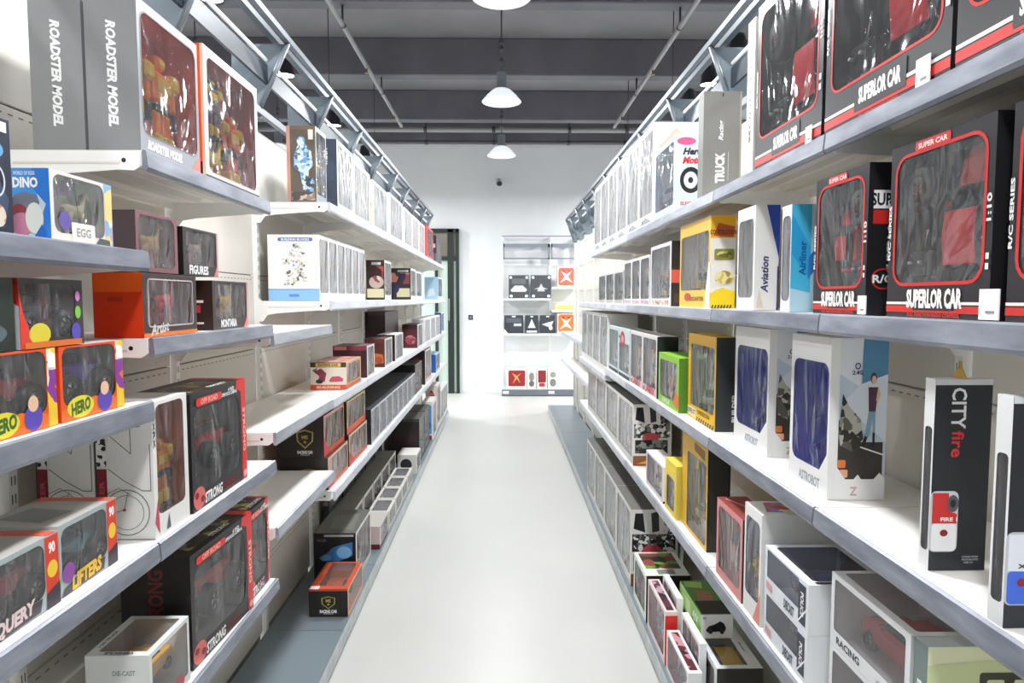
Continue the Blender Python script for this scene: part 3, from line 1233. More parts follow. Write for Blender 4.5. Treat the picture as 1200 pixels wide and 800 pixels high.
def strong():
    red = M('d9241f', .3)
    return dict(
        body=BLACK, fm={'near': M('1a1416', .4), 'far': red, 'top': M('221d1e', .4)}, inner=M('7a7678', .5), tray=noisy('aaa6a8', 'd4d0d2', 6, .5), tray_in=.01,
        wins={'front': (.05, .15, .86, .86, .04)}, film=film_mat(6.0, .5, .05),
        pr={'front': [('p', [(.90, 0), (1, 0), (1, 1), (.82, 1), (.80, .93), (.90, .88)], red), ('e', .10, .10, .095, .098, M('d96a66', .4)), ('e', .06, .13, .03, .03, M('8a1a1c')),
                      ('e', .15, .08, .03, .03, M('8a1a1c')), T('STRONG', .34, .07, .13, .035, PW, 0, .2, .04), T('POWER', .62, .07, .10, .03, M('7a1216'), 0, .2, .03),
                      T('SUPER ROCK CLIMBING', .66, .905, .13, .012, PW), T('4 WD', .70, .94, .05, .014, PW), ('rr', .08, .88, .52, .95, .01, red), T('OFF ROAD', .3, .915, .12, .018, M('f1b4a8'), 0, .2),
                      T('STRONG', .945, .5, .16, .022, M('f6c9c0'), -90), ('e', .945, .06, .035, .035, M('f0b0a8'))],
            'near': [T('STRONG', .5, .6, .2, .05, M('6a2a2c'), 90), T('R/C OFF ROAD CAR', .5, .25, .10, .012, M('bdb6b4'))],
            'top': [('p', [(.1, .1), (.8, .15), (.72, .7), (.2, .8)], art(['3a3634', 'b9a93a', '7d7a76', '23201f'], 30)), ('r', .9, 0, 1, 1, red), T('STRONG', .55, .12, .12, .02, PW)]},
        toys=[('monster', 'e0242a', 'side', .60, .26, .78), ('wheel', 'e0782a', 'stand', .20, .16, .46, 20)])


def roadster(end='858688', edge='92949b', inner='f8663c', c1='ff8f2a', word=True):
    g = M(end, .45)
    gray = M(edge, .4)
    return dict(
        body=g, fm={'front': gray, 'far': M('f0a58e', .4)}, inner=M(inner, .5), tray=art([inner, 'e05034', 'ff9a68'], 9), tray_in=.01,
        wins={'front': (.05, .13, .95, .93, .03)}, film=film_mat(5.0, .8, .05),
        pr={'front': [('ring', .04, .12, .96, .94, .03, .004, M('6d6e74')), T('ROADSTER MODEL', .38, .062, .19, .026, PW, 0, .3, .05), ('p', [(.82, 0), (1, 0), (1, .14)], M('e77b70'))],
            'near': [T('ROADSTER MODEL', .5, .5, .27, .026, PW, -90, .3, .05)]},
        toys=[('robot', c1, 'stand', .62, .03, .86), ('car', 'f2c21c', 'up', .2, .42, .5)])


ORB = dict(
    body=M('efeae6', .4), fm={'near': M('ee6a20', .4), 'far': M('ee6a20', .4)}, inner=M('d8706c', .5), tray=art(['d8686c', 'b0505c', 'f0a090'], 10), tray_in=.01,
    wins={'front': (.06, .06, .94, .93, .025)}, film=film_mat(5.0, .8, .05),
    pr={'near': [('r', 0, 0, 1, .12, M('1d1416')), ('e', .6, .22, .25, .05, YELLOW), ('e', .3, .30, .18, .03, M('8a2a12')), ('r', .93, 0, 1, 1, M('f2d7c4'))],
        'front': [('ring', .05, .05, .95, .94, .025, .004, M('c8bfc0')), ('r', 0, 0, 1, .03, M('33323a'))]},
    toys=[('robot', 'e8641c', 'stand', .68, .02, .66), ('animal', 'f0c81e', 'side', .25, .02, .34), ('robot', '5b4a68', 'stand', .3, .35, .5)])


def lighter(c, k=.35):
    return ''.join('%02x' % int(int(c[i:i + 2], 16) * (1 - k) + 255 * k) for i in (0, 2, 4))


def film_kit(front='f3f3f2', tray=('e8e8ea', 'c9cad0', '9fa1aa', 'f6f6f6', '70727c'), end='f2f2f0', toyk=None, toyc='9aa0ac', mar=(.06, .12, .94, .94), extra=(), endpr=(), scale=26, stretch=(1, 1, .45), inner=None, topm=None, haze=.10, film=None, toppr=(), cv=.14, sz=.7, ori='stand'):
    toys = [(toyk, toyc, ori, .5, cv, sz)] if toyk else []
    fm = {'near': M(end, .4), 'far': M(end, .4)}
    if topm:
        fm['top'] = M(topm, .45)
    return dict(body=M(front, .4), fm=fm, inner=M(lighter(inner or tray[0], .4), .5), tray=art(tuple(lighter(c, .5 if haze < .14 else .65) for c in tray), scale, stretch), tray_in=.02,
                wins={'front': mar + (.02,)}, film=film or film_mat(9.0, 1.0, haze if haze < .14 else .42),
                pr={'front': list(extra), 'near': list(endpr), 'top': list(toppr)}, toys=toys)


def plain(body, **kw):
    return dict(body=body, **kw)


D_ = 'door-side row'
# ================================================================== shelves opposite the door
# top shelf
G = 'black superior-car boxes'
put(1, 'toy_car_box', superlor(v=1), XR + .012, .80, 1.275, 2.38, .545, .30, 'tall black window box of a red car on the top shelf, closest to the entrance', G)
put(1, 'toy_car_box', superlor(), XR + .012, 1.285, 1.785, 2.38, .545, .30, 'tall black window box of a red car on the top shelf, the middle of three', G)
put(1, 'toy_car_box', superlor(), XR + .012, 1.80, 2.27, 2.38, .545, .24, 'tall black window box of a red car on the top shelf, beside the grey-ended box', G)
put(1, 'toy_box', plain(M('e9e6da', .4), pr={'front': [('r', .1, .1, .9, .9, M('d8d4c6')), T('MODEL KIT', .5, .5, .3, .02, M('8a8478'), 90)]}), XR + .012, 2.29, 2.36, 2.38, .53, .10, 'thin tall cream box squeezed in beside a black car box on the top shelf')
TR = M('7c7b78', .5)
put(1, 'toy_truck_box', plain(TR, pr={'near': [T('TRUCK', .45, .29, .13, .042, PW, 90, 0, .05), T('Racing', .48, .64, .085, .026, PW, 90, .3), ('r', .66, .17, .675, .44, M('c9c8c4')), ('r', .485, .955, .515, .985, INK), ('r', .95, 0, 1, 1, M('a59a86'))]}),
    XR + .012, 2.86, 2.935, 2.38, .455, .165, 'tall matt grey truck box turned end-on at the top shelf edge')
LB = M('bcd8ee', .4)
hero_end = [('p', [(0, .1), (1, .2), (1, 1), (0, 1)], M('cfe2f2')), ('e', .5, .42, .34, .17, INK), ('e', .5, .42, .22, .11, M('dfe6ee')), ('e', .5, .42, .08, .04, INK), ('e', 1.0, .38, .2, .13, INK),
            T('Hero', .55, .79, .10, .036, M('2a2238'), 0, .3, .05), T('Motor', .6, .675, .12, .036, M('d8343a'), 0, .3, .05), ('e', .35, .92, .3, .05, M('d85a8a')), T('ELECTRIC', .5, .12, .1, .018, M('c24a4a')), ('r', .2, .04, .7, .06, M('c24a4a'))]
put(1, 'toy_motorcycle_box', film_kit('c3daf0', ('d6e2f0', 'a9bfd8', '8298b8', 'eef3f8'), 'cfe2f2', 'car', '7d92b8', endpr=hero_end), XR + .012, 3.32, 3.76, 2.38, .385, .16, 'pale blue box with a printed motorcycle wheel, behind the grey truck box')
wk = film_kit(tray=('eceef2', 'd6d9e2', 'f6f6f8', 'c0c5d2'), toyk='robot', toyc='d9dde8', endpr=[('p', [(.1, .75), (.9, .75), (.5, .95)], M('d9d2bc')), ('e', .5, .4, .3, .1, M('d3d6dd'))], haze=.2, scale=18,
              extra=[('p', [(.1, .03), (.9, .03), (.5, .10)], M('9a9ca6')), ('e', .3, .06, .05, .02, M('5a5c66'))])
row(1, 'robot_toy_box', wk, XR + .014, 3.80, .40, 6, 2.38, .575, .26, lambda i: '%s tall white robot box after the pale blue motorcycle box, top shelf' % ORD[i], 'tall white robot boxes on the top shelf')

# second shelf
ss = superlor()
put(1, 'toy_car_box', superlor(v=2), XR + .012, .83, 1.12, 1.908, .37, .26, 'black window box of a red car on the second shelf, closest to the entrance', G)
put(1, 'toy_car_box', ss, XR + .012, 1.155, 1.47, 1.908, .37, .26, 'black window box of a red car on the second shelf, widest of three', G)
put(1, 'toy_car_box', superlor(v=1), XR + .012, 1.555, 1.82, 1.908, .362, .10, 'narrow black window box of a car on the second shelf, beside the airliner box', G)
AQ = M('4fc0ea', .35)
put(1, 'toy_plane_box', film_kit('e6eef4', ('f2f6fa', 'c8d6e2', '94a8bc', 'e2eaf2'), 'e8eef4', 'plane', 'eef2f6', mar=(.06, .1, .94, .9), endpr=[('r', 0, 0, 1, 1, AQ), ('r', .72, 0, .84, 1, M('cfeaf8')), ('r', .88, 0, 1, 1, M('8fd0f0')),
    ('p', [(0, .92), (.7, .6), (.7, .3), (0, .55)], M('2ea8e4')), ('p', [(0, 0), (1, 0), (1, .16), (0, .22)], M('bfe4f6')), T('Airliner', .42, .50, .105, .022, M('1b5fa0'), 90), ('p', [(.62, .3), (.95, .42), (.95, .62), (.62, .5)], M('3b7fc8'))]),
    XR + .02, 1.985, 2.055, 1.908, .325, .085, 'slim bright blue airliner box standing end-on on the second shelf')
AV = M('f5f4f2', .4)
put(1, 'toy_plane_box', film_kit('f1efee', ('f2f0ee', '8a8a90', 'dcd8d6', '54545c'), 'f4f2f1', 'plane', 'e9ecf2', mar=(.08, .12, .92, .88), endpr=[('p', [(.0, 1), (1, 1), (1, 0), (.92, 0), (.98, .5), (.45, 1)], M('2748a8')), ('r', .93, 0, 1, .42, M('34405e')), T('Aviation', .42, .34, .125, .026, M('3a3c68'), 90, .2), ('p', [(.1, .02), (.4, .02), (.2, .2)], M('e2cfc0'))]),
    XR + .012, 2.25, 2.42, 1.908, .36, .085, 'white aviation box with a deep blue corner, between the airliner box and the yellow box')
YE = [('r', 0, .76, 1, 1, M('e9ad1c')), ('p', [(.1, .78), (.9, .77), (.95, .88), (.3, .92)], M('b0562a')), T('CONSTRUCTION', .5, .82, .11, .02, M('7d2a16'), 0, 0, .05), ('rr', .15, .52, .95, .64, .008, M('8a8a3c')), ('e', .55, .58, .3, .035, art(['b7b04a', '6a6a30', 'd8d090'], 60)),
      ('e', .55, .33, .38, .075, art(['d8c25a', '9a8a40', 'efe2a8'], 60)), ('p', [(0, 0), (1, 0), (1, .18), (.5, .22), (0, .16)], M('f3d21e'))] + [('p', [(.05 + .12 * i, .0), (.11 + .12 * i, .0), (.16 + .12 * i, .035), (.10 + .12 * i, .035)], INK) for i in range(7)]
put(1, 'toy_digger_box', film_kit('efc14e', ('d9d4cc', 'b4aea6', '8a847e', 'efe9e0', 'c9b28e'), 'f2efe8', 'digger', 'e8b82a', mar=(.05, .2, .95, .85), endpr=YE, extra=[('e', .3, .12, .12, .05, M('c24a34')), T('EXCAVATOR', .6, .1, .2, .02, M('7a4a16')), ('p', [(.85, 0), (1, 0), (1, .5), (.95, .5)], M('f4efe6'))]),
    XR + .012, 2.73, 3.20, 1.908, .385, .105, 'large yellow construction-vehicle box on the second shelf beside the aviation box')
put(1, 'toy_car_box', film_kit('e8e6e8', ('d6d6dc', 'a2a2ac', '77777f', 'ececf0'), '2f2420', 'robot', 'a6a6b2', endpr=[('r', 0, .36, 1, .56, M('dd5a44')), ('r', .2, .05, .8, .2, M('4a3526'))], extra=[('r', .1, .02, .9, .09, art(['caa890', '9a7a6a', 'e6d8cc'], 50))]),
    XR + .012, 3.36, 3.83, 1.908, .335, .075, 'film-fronted box with a dark brown end and red band, beside the yellow box')
gk = film_kit('ededf0', ('dcdce2', 'a9abb6', '7a7c86', 'f0f0f3'), 'dedee0', 'robot', 'b4b8c4', extra=[('r', .1, .02, .9, .1, art(['c8c8ce', '8a8a92', 'd9a8b0'], 50))])
row(1, 'robot_toy_box', gk, XR + .012, 3.85, .27, 3, 1.908, .30, .12, lambda i: '%s glossy white film-fronted box after the red-banded box, second shelf' % ORD[i], 'white film-fronted boxes on the second shelf')
dk = film_kit('dcdad6', ('c9c9c6', '8f8f8c', '5f5f5f', 'e6e6e2'), '2a2a2a', 'car', 'a0a0a2', extra=[('r', .1, .02, .9, .12, M('b8b4ac'))])
row(1, 'toy_car_box', dk, XR + .012, 4.68, .40, 3, 1.908, .245, .10, lambda i: '%s small grey box with a black end near the far end, second shelf' % ORD[i], 'small grey boxes on the second shelf')

# middle shelf
def city(word, red, blue, label):
    pod = M('f2f2f4', .3) if not blue else M('eef2fa', .3)
    acc = M('c92a2c', .3) if not blue else M('3a66d8', .3)
    np_ = [('r', 0, 0, 1, 1, M('1f2228', .4)), ('r', 0, .0, 1, .06, M('23262d')), ('r', 0, .97, 1, 1, M('d8dade')),
           T(word[0], .42, .85, .085, .031, PW, -90, 0, .02), T(word[1], .42, .665, .055, .026, M('d8343a') if not blue else M('4a6ae0'), -90, 0, .02),
           ('rr', -.02, .10, .48, .42, .012, M('c9ccd2')), ('rr', .02, .105, .46, .25, .008, pod if not blue else acc), ('p', [(.02, .25), (.46, .25), (.46, .30), (.36, .31), (.30, .41), (.02, .41)], acc if not blue else pod),
           ('e', .24, .20, .07, .018, M('8a1c22')), T('FIRE 1' if not blue else 'X-01', .32, .272, .035, .008, PW if not blue else INK), ('e', .38, .355, .1, .045, M('54575e')), ('e', .38, .355, .05, .022, M('1d1e22')),
           T('2-CHANNEL INFRARED', .72, .075, .034, .004, M('a9acb2')), T('INDOOR HELICOPTER', .72, .06, .034, .004, M('a9acb2')), T('AGES 10+', .69, .045, .02, .004, M('a9acb2'))]
    return dict(body=M('e6e6e6', .4), fm={'near': M('1f2228', .4), 'top': M('b9bcbc', .4)}, inner=M('8e8e92'), tray=M('c9c9cc'), wins={'front': (.15, .10, .85, .75, .008)}, pr={'near': np_},
                toys=[('heli', '9a1f22' if not blue else '2c4ab8', 'up', .5, .45, .7)], tray_in=.01)


put(1, 'helicopter_box', city(('XL2', 'road'), False, True, ''), XR + .002, 1.075, 1.115, 1.384, .40, .115, 'black helicopter box with a blue and white pod, beside the city fire box')
h = put(1, 'helicopter_box', city(('CITY', 'fire'), True, False, ''), XR + .028, 1.312, 1.348, 1.384, .40, .118, 'tall black city fire helicopter box with a red and white pod')
mb = MB()
mb.prism([(-.02, .40), (.02, .40), (.004, .424), (.004, .436), (-.004, .436), (-.004, .424)], 'y', .0, .003, M('b8933a', .4))
mb.build('hang_tab', h)


def girl(blue=True):
    sky = M('b9cde0', .4)
    els = [('r', .16, .12, 1, 1, M('c3d2e4')), ('r', .55, .55, 1, 1, M('4f86ac')), ('p', [(.16, .78), (.52, .70), (.56, 1), (.16, 1)], M('e6eaf2')), ('p', [(.2, .6), (1, .36), (1, .78), (.55, .72)], M('dbe3ee')),
           ('p', [(.16, .12), (.95, .12), (.95, .36), (.5, .36), (.30, .44), (.16, .5)], M('36322f')),
           ('p', [(.16, .42), (.22, .66), (.34, .58), (.55, .50), (.6, .38), (.4, .30), (.2, .34)], art(['5b5b52', '8a8a80', '2c2c28', 'b6b6aa'], 45)),
           ('l', [(.55, .33), (.97, .28)], .004, PW),
           # printed figure: person in a dark top and jeans
           ('e', .75, .755, .055, .035, M('4a3228')), ('e', .755, .745, .038, .026, M('d9b49c')), ('p', [(.66, .70), (.84, .70), (.80, .55), (.68, .55)], M('4a2a3c')), ('p', [(.83, .70), (.88, .66), (.83, .60), (.80, .62)], M('d9b49c')),
           ('p', [(.68, .55), (.80, .55), (.80, .42), (.76, .42), (.75, .50), (.70, .40), (.62, .36), (.62, .40)], M('7fa0b4')), ('p', [(.76, .42), (.80, .42), (.80, .33), (.76, .33)], M('1e1c1e')), ('p', [(.62, .40), (.67, .39), (.62, .33), (.57, .34)], M('1e1c1e')),
           ('rr', .16, .20, .30, .25, .004, M('d8763c')), ('rr', .18, .14, .34, .19, .004, M('e0a480')), ('r', .12, 0, 1, .13, M('f4f4f4')), ('p', [(.12, .13), (.3, .13), (.12, .22)], M('f4f4f4')), ('p', [(.45, .13), (.52, .16), (.58, .13)], M('f4f4f4')), ('p', [(.8, .13), (.9, .17), (1, .13)], M('f4f4f4')),
           T('Z', .45, .055, .02, .025, M('c9a0a0')), ('o', .46, .83, .05, .02, .003, M('2c3a5a')), T('2.4G', .46, .79, .03, .012, M('2c3a5a'))]
    return dict(body=M('f1f1f0', .4), fm={'top': M('d8d8d4', .4)}, inner=M('7f92ee', .4), tray=art(['6a82ea', '93a8f6', '5068d4', 'b0c0fa'], 8, (1, 1, .3)), tray_in=.01, wins={'front': (.08, .16, .96, .84, .03)},
                film=film_mat(6, .6, .03, 'e6ebfc'), pr={'near': els, 'front': [T('ASTROBOT', .55, .07, .13, .03, M('9aa0aa'), 0, 0, .03), ('p', [(.8, .16), (1, .1), (1, .3)], M('f4f4f4'))]},
                toys=[('plane', '5a6cc0', 'up', .5, .52, .66)])


put(1, 'drone_box', girl(), XR + .055, 1.79, 2.04, 1.384, .455, .16, 'tall white box with blue window and printed standing person, beside the bare shelf gap')
put(1, 'drone_box', girl(), XR + .085, 2.28, 2.62, 1.384, .455, .17, 'tall white box with blue window, next to the dark end of the yellow-framed kit')
ymf = [('r', 0, 0, 1, .14, M('f0c020')), ('r', 0, .03, .32, .13, M('f2ead2')), T('SUPER KIT', .16, .08, .12, .025, M('6a5a2a')), T('CONSTRUCTION', .6, .11, .18, .02, M('5a4310'))] + [('p', [(.34 + .08 * i, .0), (.38 + .08 * i, .0), (.42 + .08 * i, .05), (.38 + .08 * i, .05)], INK) for i in range(8)]
put(1, 'toy_digger_box', film_kit('ecb722', ('c9c9c6', '9a9a98', 'e2e2de', '6d6d6c', 'a08c3c'), '2c3032', 'digger', 'c9c4b8', mar=(.1, .16, .96, .88), extra=ymf, endpr=[('r', 0, 0, 1, 1, M('2c3032')), T('BUILDER', .8, .25, .12, .02, PW, 90)], topm='d8a81e'),
    XR + .045, 2.73, 3.14, 1.384, .40, .10, 'yellow-framed construction kit box with a dark end, on the middle shelf')
put(1, 'toy_animal_box', film_kit('8fca3a', ('6d5b4c', 'a08a74', '463c36', 'c9683a'), '5a8a2a', 'animal', 'c8743a', mar=(.08, .16, .9, .88), extra=[('p', [(.72, .12), (1, .05), (1, .3), (.88, .35)], M('e07a32')), T('JUNGLE', .4, .08, .15, .03, M('f4f8e8'))]),
    XR + .012, 3.18, 3.60, 1.384, .27, .14, 'green-framed toy box on the middle shelf beside the yellow-framed kit')
pk = film_kit('ece4e4', ('c9b9bb', 'a08e92', '76686c', 'e6dcdc'), '20262a', 'robot', 'b49aa0', extra=[('r', .05, .02, .95, .14, art(['d8586a', 'e8c8c8', '9a3444'], 40))])
row(1, 'robot_toy_box', pk, XR + .012, 3.64, .38, 2, 1.384, .35, .12, lambda i: '%s film-fronted box with pinkish print beyond the green-framed box' % ORD[i], 'pinkish film-fronted boxes on the middle shelf')
put(1, 'toy_car_box', film_kit('d5e2e2', ('cfe0e0', 'b8cccc', 'e6f0f0'), 'dfe9e9', 'car', 'dfe6ea', mar=(.05, .12, .95, .7), extra=[('e', .35, .78, .22, .16, M('b32038')), ('e', .35, .78, .12, .08, M('e6a0a8')), ('r', 0, 0, 1, .07, M('2d3c3c')), ('p', [(0, .80), (.12, .78), (.12, .82), (0, .86)], INK)]),
    XR + .012, 4.42, 4.84, 1.384, .35, .12, 'pale teal box with a round dark red emblem on the middle shelf')
put(1, 'toy_car_box', film_kit('d5e2e2', ('cfe0e0', 'b8cccc', 'e6f0f0'), 'dfe9e9', 'car', 'dfe6ea', mar=(.05, .12, .95, .92), extra=[('r', 0, 0, 1, .07, M('2d3c3c'))]), XR + .012, 4.86, 5.28, 1.384, .35, .12, 'pale teal box standing last on the middle shelf')
tw = film_kit('f2f1ec', ('f4f3ee', 'cfcdc6', 'e2e0d8', 'a6a49c'), 'efeee8', 'robot', 'dcdad2', haze=.3, scale=14)
row(1, 'robot_toy_box', tw, XR + .012, 5.36, .43, 4, 1.32, .50, .25, lambda i: '%s tall white boxed kit past the end of the middle shelf' % ORD[i], 'tall white kits beyond the middle shelf')

# lower shelf
def racing(col, kind='car', word='RACING', body='d9dadb'):
    return dict(body=M(body, .4), inner=M('f4f5f7', .5), tray=M('eeeff2', .5), tray_in=.01, wins={'front': (.05, .22, .95, .93, .008), 'top': (.05, .10, .95, .86, .008)},
                pr={'front': [T(word, .26, .11, .11, .02, M('3a3c42'), 0, 0, .03), T('1:24 DIE-CAST', .75, .10, .07, .009, M('6a6c72'))], 'top': [T(word, .35, .93, .10, .014, M('4a4c52'))], 'near': [T(word, .5, .6, .08, .02, M('4a4c52'))]},
                toys=[(kind, col, 'side', .5, .10, .86, 180)], film=film_mat(3.0, .12, .04))


rc = racing('cc2632')
p = put(1, 'model_car_box', rc, XR + .02, 1.345, 1.685, .84, .192, .24, 'clear-topped grey box with a dark red model car, lower box of its pair')
p2 = dup(p, p.location + Vector((0, 0, .1935)), None, 'clear-topped grey box with a dark red model car, upper box of its pair')
gb = plain(M('6f7f7c', .4), fm={'near': M('dfe2bc', .4), 'top': M('b9c0c0', .4)}, pr={'front': [T('BTR', .5, .75, .018, .03, PW), ('r', .2, .5, .8, .6, M('d8dcd8'))], 'near': [('p', [(0, .9), (1, .95), (1, .5), (0, .3)], M('c9d2a0')), ('p', [(.2, .55), (.3, .72), (.5, .72), (.62, .58), (.75, .55), (.75, .45), (.2, .45)], M('a0522e')), ('rr', .42, .68, .9, .86, .006, M('3a3a2c')), ('rr', .48, .70, .62, .82, .004, M('c9d2a0')), ('rr', .7, .70, .84, .82, .004, M('c9d2a0')), ('e', .33, .44, .06, .06, INK), ('e', .62, .44, .06, .06, INK)]})
put(1, 'model_truck_box', gb, XR + .02, 1.288, 1.335, .84, .392, .26, 'grey-green box with a cream end showing a printed off-road car, lower shelf')
pol = dict(body=M('e4e8ee', .4), fm={'near': M('eceef0', .4)}, inner=M('7f93c4', .5), tray=art(['5a72ac', 'a4b8e4', '3a4a78'], 12), tray_in=.01, wins={'front': (.06, .34, .80, .95, .006), 'top': (.08, .1, .92, .92, .01)},
           pr={'front': [('r', .80, .1, .95, .9, M('2a3040')), T('POLICE', .875, .5, .07, .02, PW, -90), ('l', [(.8, .1), (.98, .5)], .005, PW), T('DIECAST', .6, .16, .07, .03, M('3a4458')), ('p', [(.05, .1), (.2, .06), (.2, .22), (.05, .26)], M('d8a0a0'))], 'top': [('r', .94, .1, .985, .5, M('3a3a3c'))]},
           toys=[('car', '4a6ab8', 'side', .45, .12, .8, 180)], film=film_mat(4, .3, .06))
p = put(1, 'model_car_box', pol, XR + .012, 1.79, 2.10, .84, .148, .24, 'white-edged box with a blue police model car, lower box of its pair')
dup(p, p.location + Vector((0, 0, .1495)), None, 'white-edged box with a blue police model car, upper box of its pair')
put(1, 'toy_robot_box', film_kit('eceae8', ('8ea6cc', 'c4d2e8', '5e7ab0', 'e08a58'), 'e6e6e4', 'robot', 'e0813c', mar=(.1, .18, .9, .9), toppr=[('p', [(.1, .2), (.8, .1), (.9, .8), (.2, .9)], art(['d8b44a', 'c24a5a', '7a90c0', 'efe6d8'], 18))], extra=[('p', [(.6, 0), (1, 0), (1, .3)], M('e08a78'))]),
    XR + .012, 2.13, 2.285, .84, .385, .28, 'white box with a blue and orange robot, beside the police car boxes')
put(1, 'toy_car_box', film_kit('d98a8a', ('d88a86', 'e8a8a0', 'b86a68', 'f0c8c0'), '3a2a2c', 'car', 'c84a4a', ori='up', cv=.5, mar=(.08, .12, .92, .92), topm='8a3a34', toppr=[('l', [(.1, .2), (.5, .6), (.95, .3)], .006, M('f0c0b8'))]),
    XR + .012, 2.30, 2.585, .84, .31, .12, 'pink film-fronted box with a dark end beside the tall yellow box, lower shelf')
put(1, 'toy_digger_box', film_kit('dcae2a', ('c4beb2', '9a958c', 'ddd8cc', '77726a'), '2b2b28', 'digger', 'c8bda0', mar=(.22, .04, .96, .84), endpr=[('r', .1, .1, .9, .9, M('35342f'))], topm='c9a024', extra=[('p', [(.5, .9), (.9, .86), (.9, .96), (.5, .98)], M('7a5a10'))]),
    XR + .035, 2.78, 3.18, .84, .455, .10, 'tall yellow-framed kit box with a near-black end, lower shelf')
put(1, 'toy_digger_box', film_kit('e9cf52', ('d8d0a8', 'b4ac84', 'f0ead0'), 'd8c04a', 'digger', 'e8c83a', mar=(.15, .1, .85, .7), extra=[('p', [(.1, .72), (.9, .85), (.9, .95), (.1, .9)], M('f2d92a'))]),
    XR + .012, 3.20, 3.42, .84, .27, .12, 'small yellow box in front of a grey kit, lower shelf')
put(1, 'doll_box', film_kit('e6dfe4', ('c8a0b4', '8a6a94', 'e4d0da', '5a4a70'), 'f0f0f2', 'robot', 'b0749a', endpr=[('r', 0, 0, 1, .06, INK), ('p', [(.1, .2), (.9, .3), (.9, .5), (.1, .45)], M('c9d0e4'))]), XR + .012, 3.46, 3.88, .84, .20, .10, 'low white box with a pink and purple window, lower shelf')
rob = [('r', 0, 0, 1, 1, M('e9e9e6')), ('p', [(.05, .75), (.3, .7), (.25, .95), (.08, .95)], INK), ('p', [(.45, .7), (.6, .72), (.58, .98), (.42, .95)], M('3a3a3c')), ('r', .7, .6, .95, .98, art(['26262a', 'e6e6e2', '5c5c5e'], 40)), ('r', .02, .45, .95, .68, art(['1e1e22', 'f0f0ec', '7a7a78', '3a3a3a'], 45)),
       ('e', .45, .45, .22, .09, M('c8525a')), ('r', .05, .2, .9, .42, art(['2c2c2c', '4e5a58', '8a8e8a', '1c1c1c'], 40)), ('r', 0, 0, 1, .16, M('8a5226')), ('p', [(.1, .03), (.5, .12), (.9, .03)], M('d8a03a'))]
rk = film_kit('dedcd6', ('dad8d2', 'b4b2ac', 'efede6', '908e88'), 'e9e9e6', 'robot', 'cac8c2', endpr=rob, topm='6d6c6a', haze=.2, scale=16, extra=[('o', .5, .55, .4, .38, .006, M('a8a69e'))])
row(1, 'robot_toy_box', rk, XR + .012, 4.27, .57, 4, .84, .41, .255, lambda i: '%s large pale robot box beyond the low pink-windowed box, lower shelf' % ORD[i], 'large pale robot boxes on the lower shelf')

# base deck
ZB = .105
row(1, 'robot_toy_box', rk, BR + .02, 4.08, .54, 4, ZB, .50, .30, lambda i: '%s large pale robot box standing on the base deck, after the green car box' % ORD[i], 'large pale robot boxes on the base deck')
p = put(1, 'toy_car_box', film_kit('dfe6da', ('6b8a3a', '33402c', 'a84a4a', '1f2620'), '23211f', 'car', 'a8343c', topm='dfe6da', toppr=[('r', .06, .08, .72, .9, art(['2c3a24', '6f9a34', '8a3a3c', '1c201c'], 14)), ('r', .76, .3, .95, .7, M('7a8078'))], mar=(.1, .15, .9, .9)), BR + .012, 3.60, 3.95, ZB, .275, .25,
    'pale box with a dark green lid picture, on the base before the robot boxes')
p = put(1, 'toy_car_box', film_kit('e6d6d6', ('b43a4a', 'e8b8bc', '6a2a3a', 'f0e0e0'), 'd8281e', 'car', '8a2434', topm='e4c8cc', toppr=[('r', .05, .2, .95, .8, art(['5a2a3a', 'b89aa4', '2c1c24'], 20))], endpr=[('r', 0, 0, 1, 1, M('d9281e')), ('r', 0, .93, 1, 1, M('f4dcd8')), ('e', .5, .6, .3, .06, M('8a1410'))], ori='up', cv=.5), BR + .012, 3.17, 3.56, ZB, .275, .062,
    'slim red-ended car box on the base deck beside the green box')
p = put(1, 'toy_car_box', film_kit('ecebec', ('c2485a', 'e8d0d4', '5a2430', 'f4eef0'), 'f0efef', 'car', '7a2030', topm='ecebec', toppr=[('r', .06, .2, .94, .8, art(['5a1c28', 'c88a94', '1e1216'], 22))], ori='up', cv=.5), BR + .012, 2.76, 3.14, ZB, .20, .062,
    'slim white box with dark red cars at the outer edge of the base deck')
p = put(1, 'toy_car_box', film_kit('f0f0f2', ('d8dce6', 'aab4c8', 'f2f4f8', '8a6aa0'), 'f2f2f4', 'car', '9a86b8', topm='f0f0f2', ori='up', cv=.5), BR + .08, 2.82, 3.12, ZB, .30, .03, 'thin upright white box wedged behind the slim white car box')
p = put(1, 'toy_car_box', film_kit('f0f0f2', ('d8dce6', 'aab4c8', 'f2f4f8', '4a4a58'), 'f2f2f4', 'car', '5a5a68', topm='f0f0f2', ori='up', cv=.5), BR + .08, 3.20, 3.5, ZB, .33, .03, 'thin upright white box wedged behind the slim red-ended box')
yw = dict(body=M('dfe3e2', .4), inner=M('d8d2c4', .5), tray=art(['b8a48a', '8a765a', 'd8c8a8'], 10), tray_in=.005, wins={'top': (.08, .12, .92, .72, .004), 'front': (.1, .2, .9, .9, .004)}, pr={'top': [T('die-cast', .5, .86, .08, .012, M('6a7278'))], 'near': [('r', 0, 0, 1, 1, M('3a3632'))]}, toys=[('suv', 'f5c01c', 'side', .45, .42, .78, 180)], film=film_mat(3, .15, .05))
put(1, 'model_car_box', yw, BR + .118, 2.70, 3.06, ZB, .255, .20, 'white box with a yellow vehicle in its lid window, under the green car box')
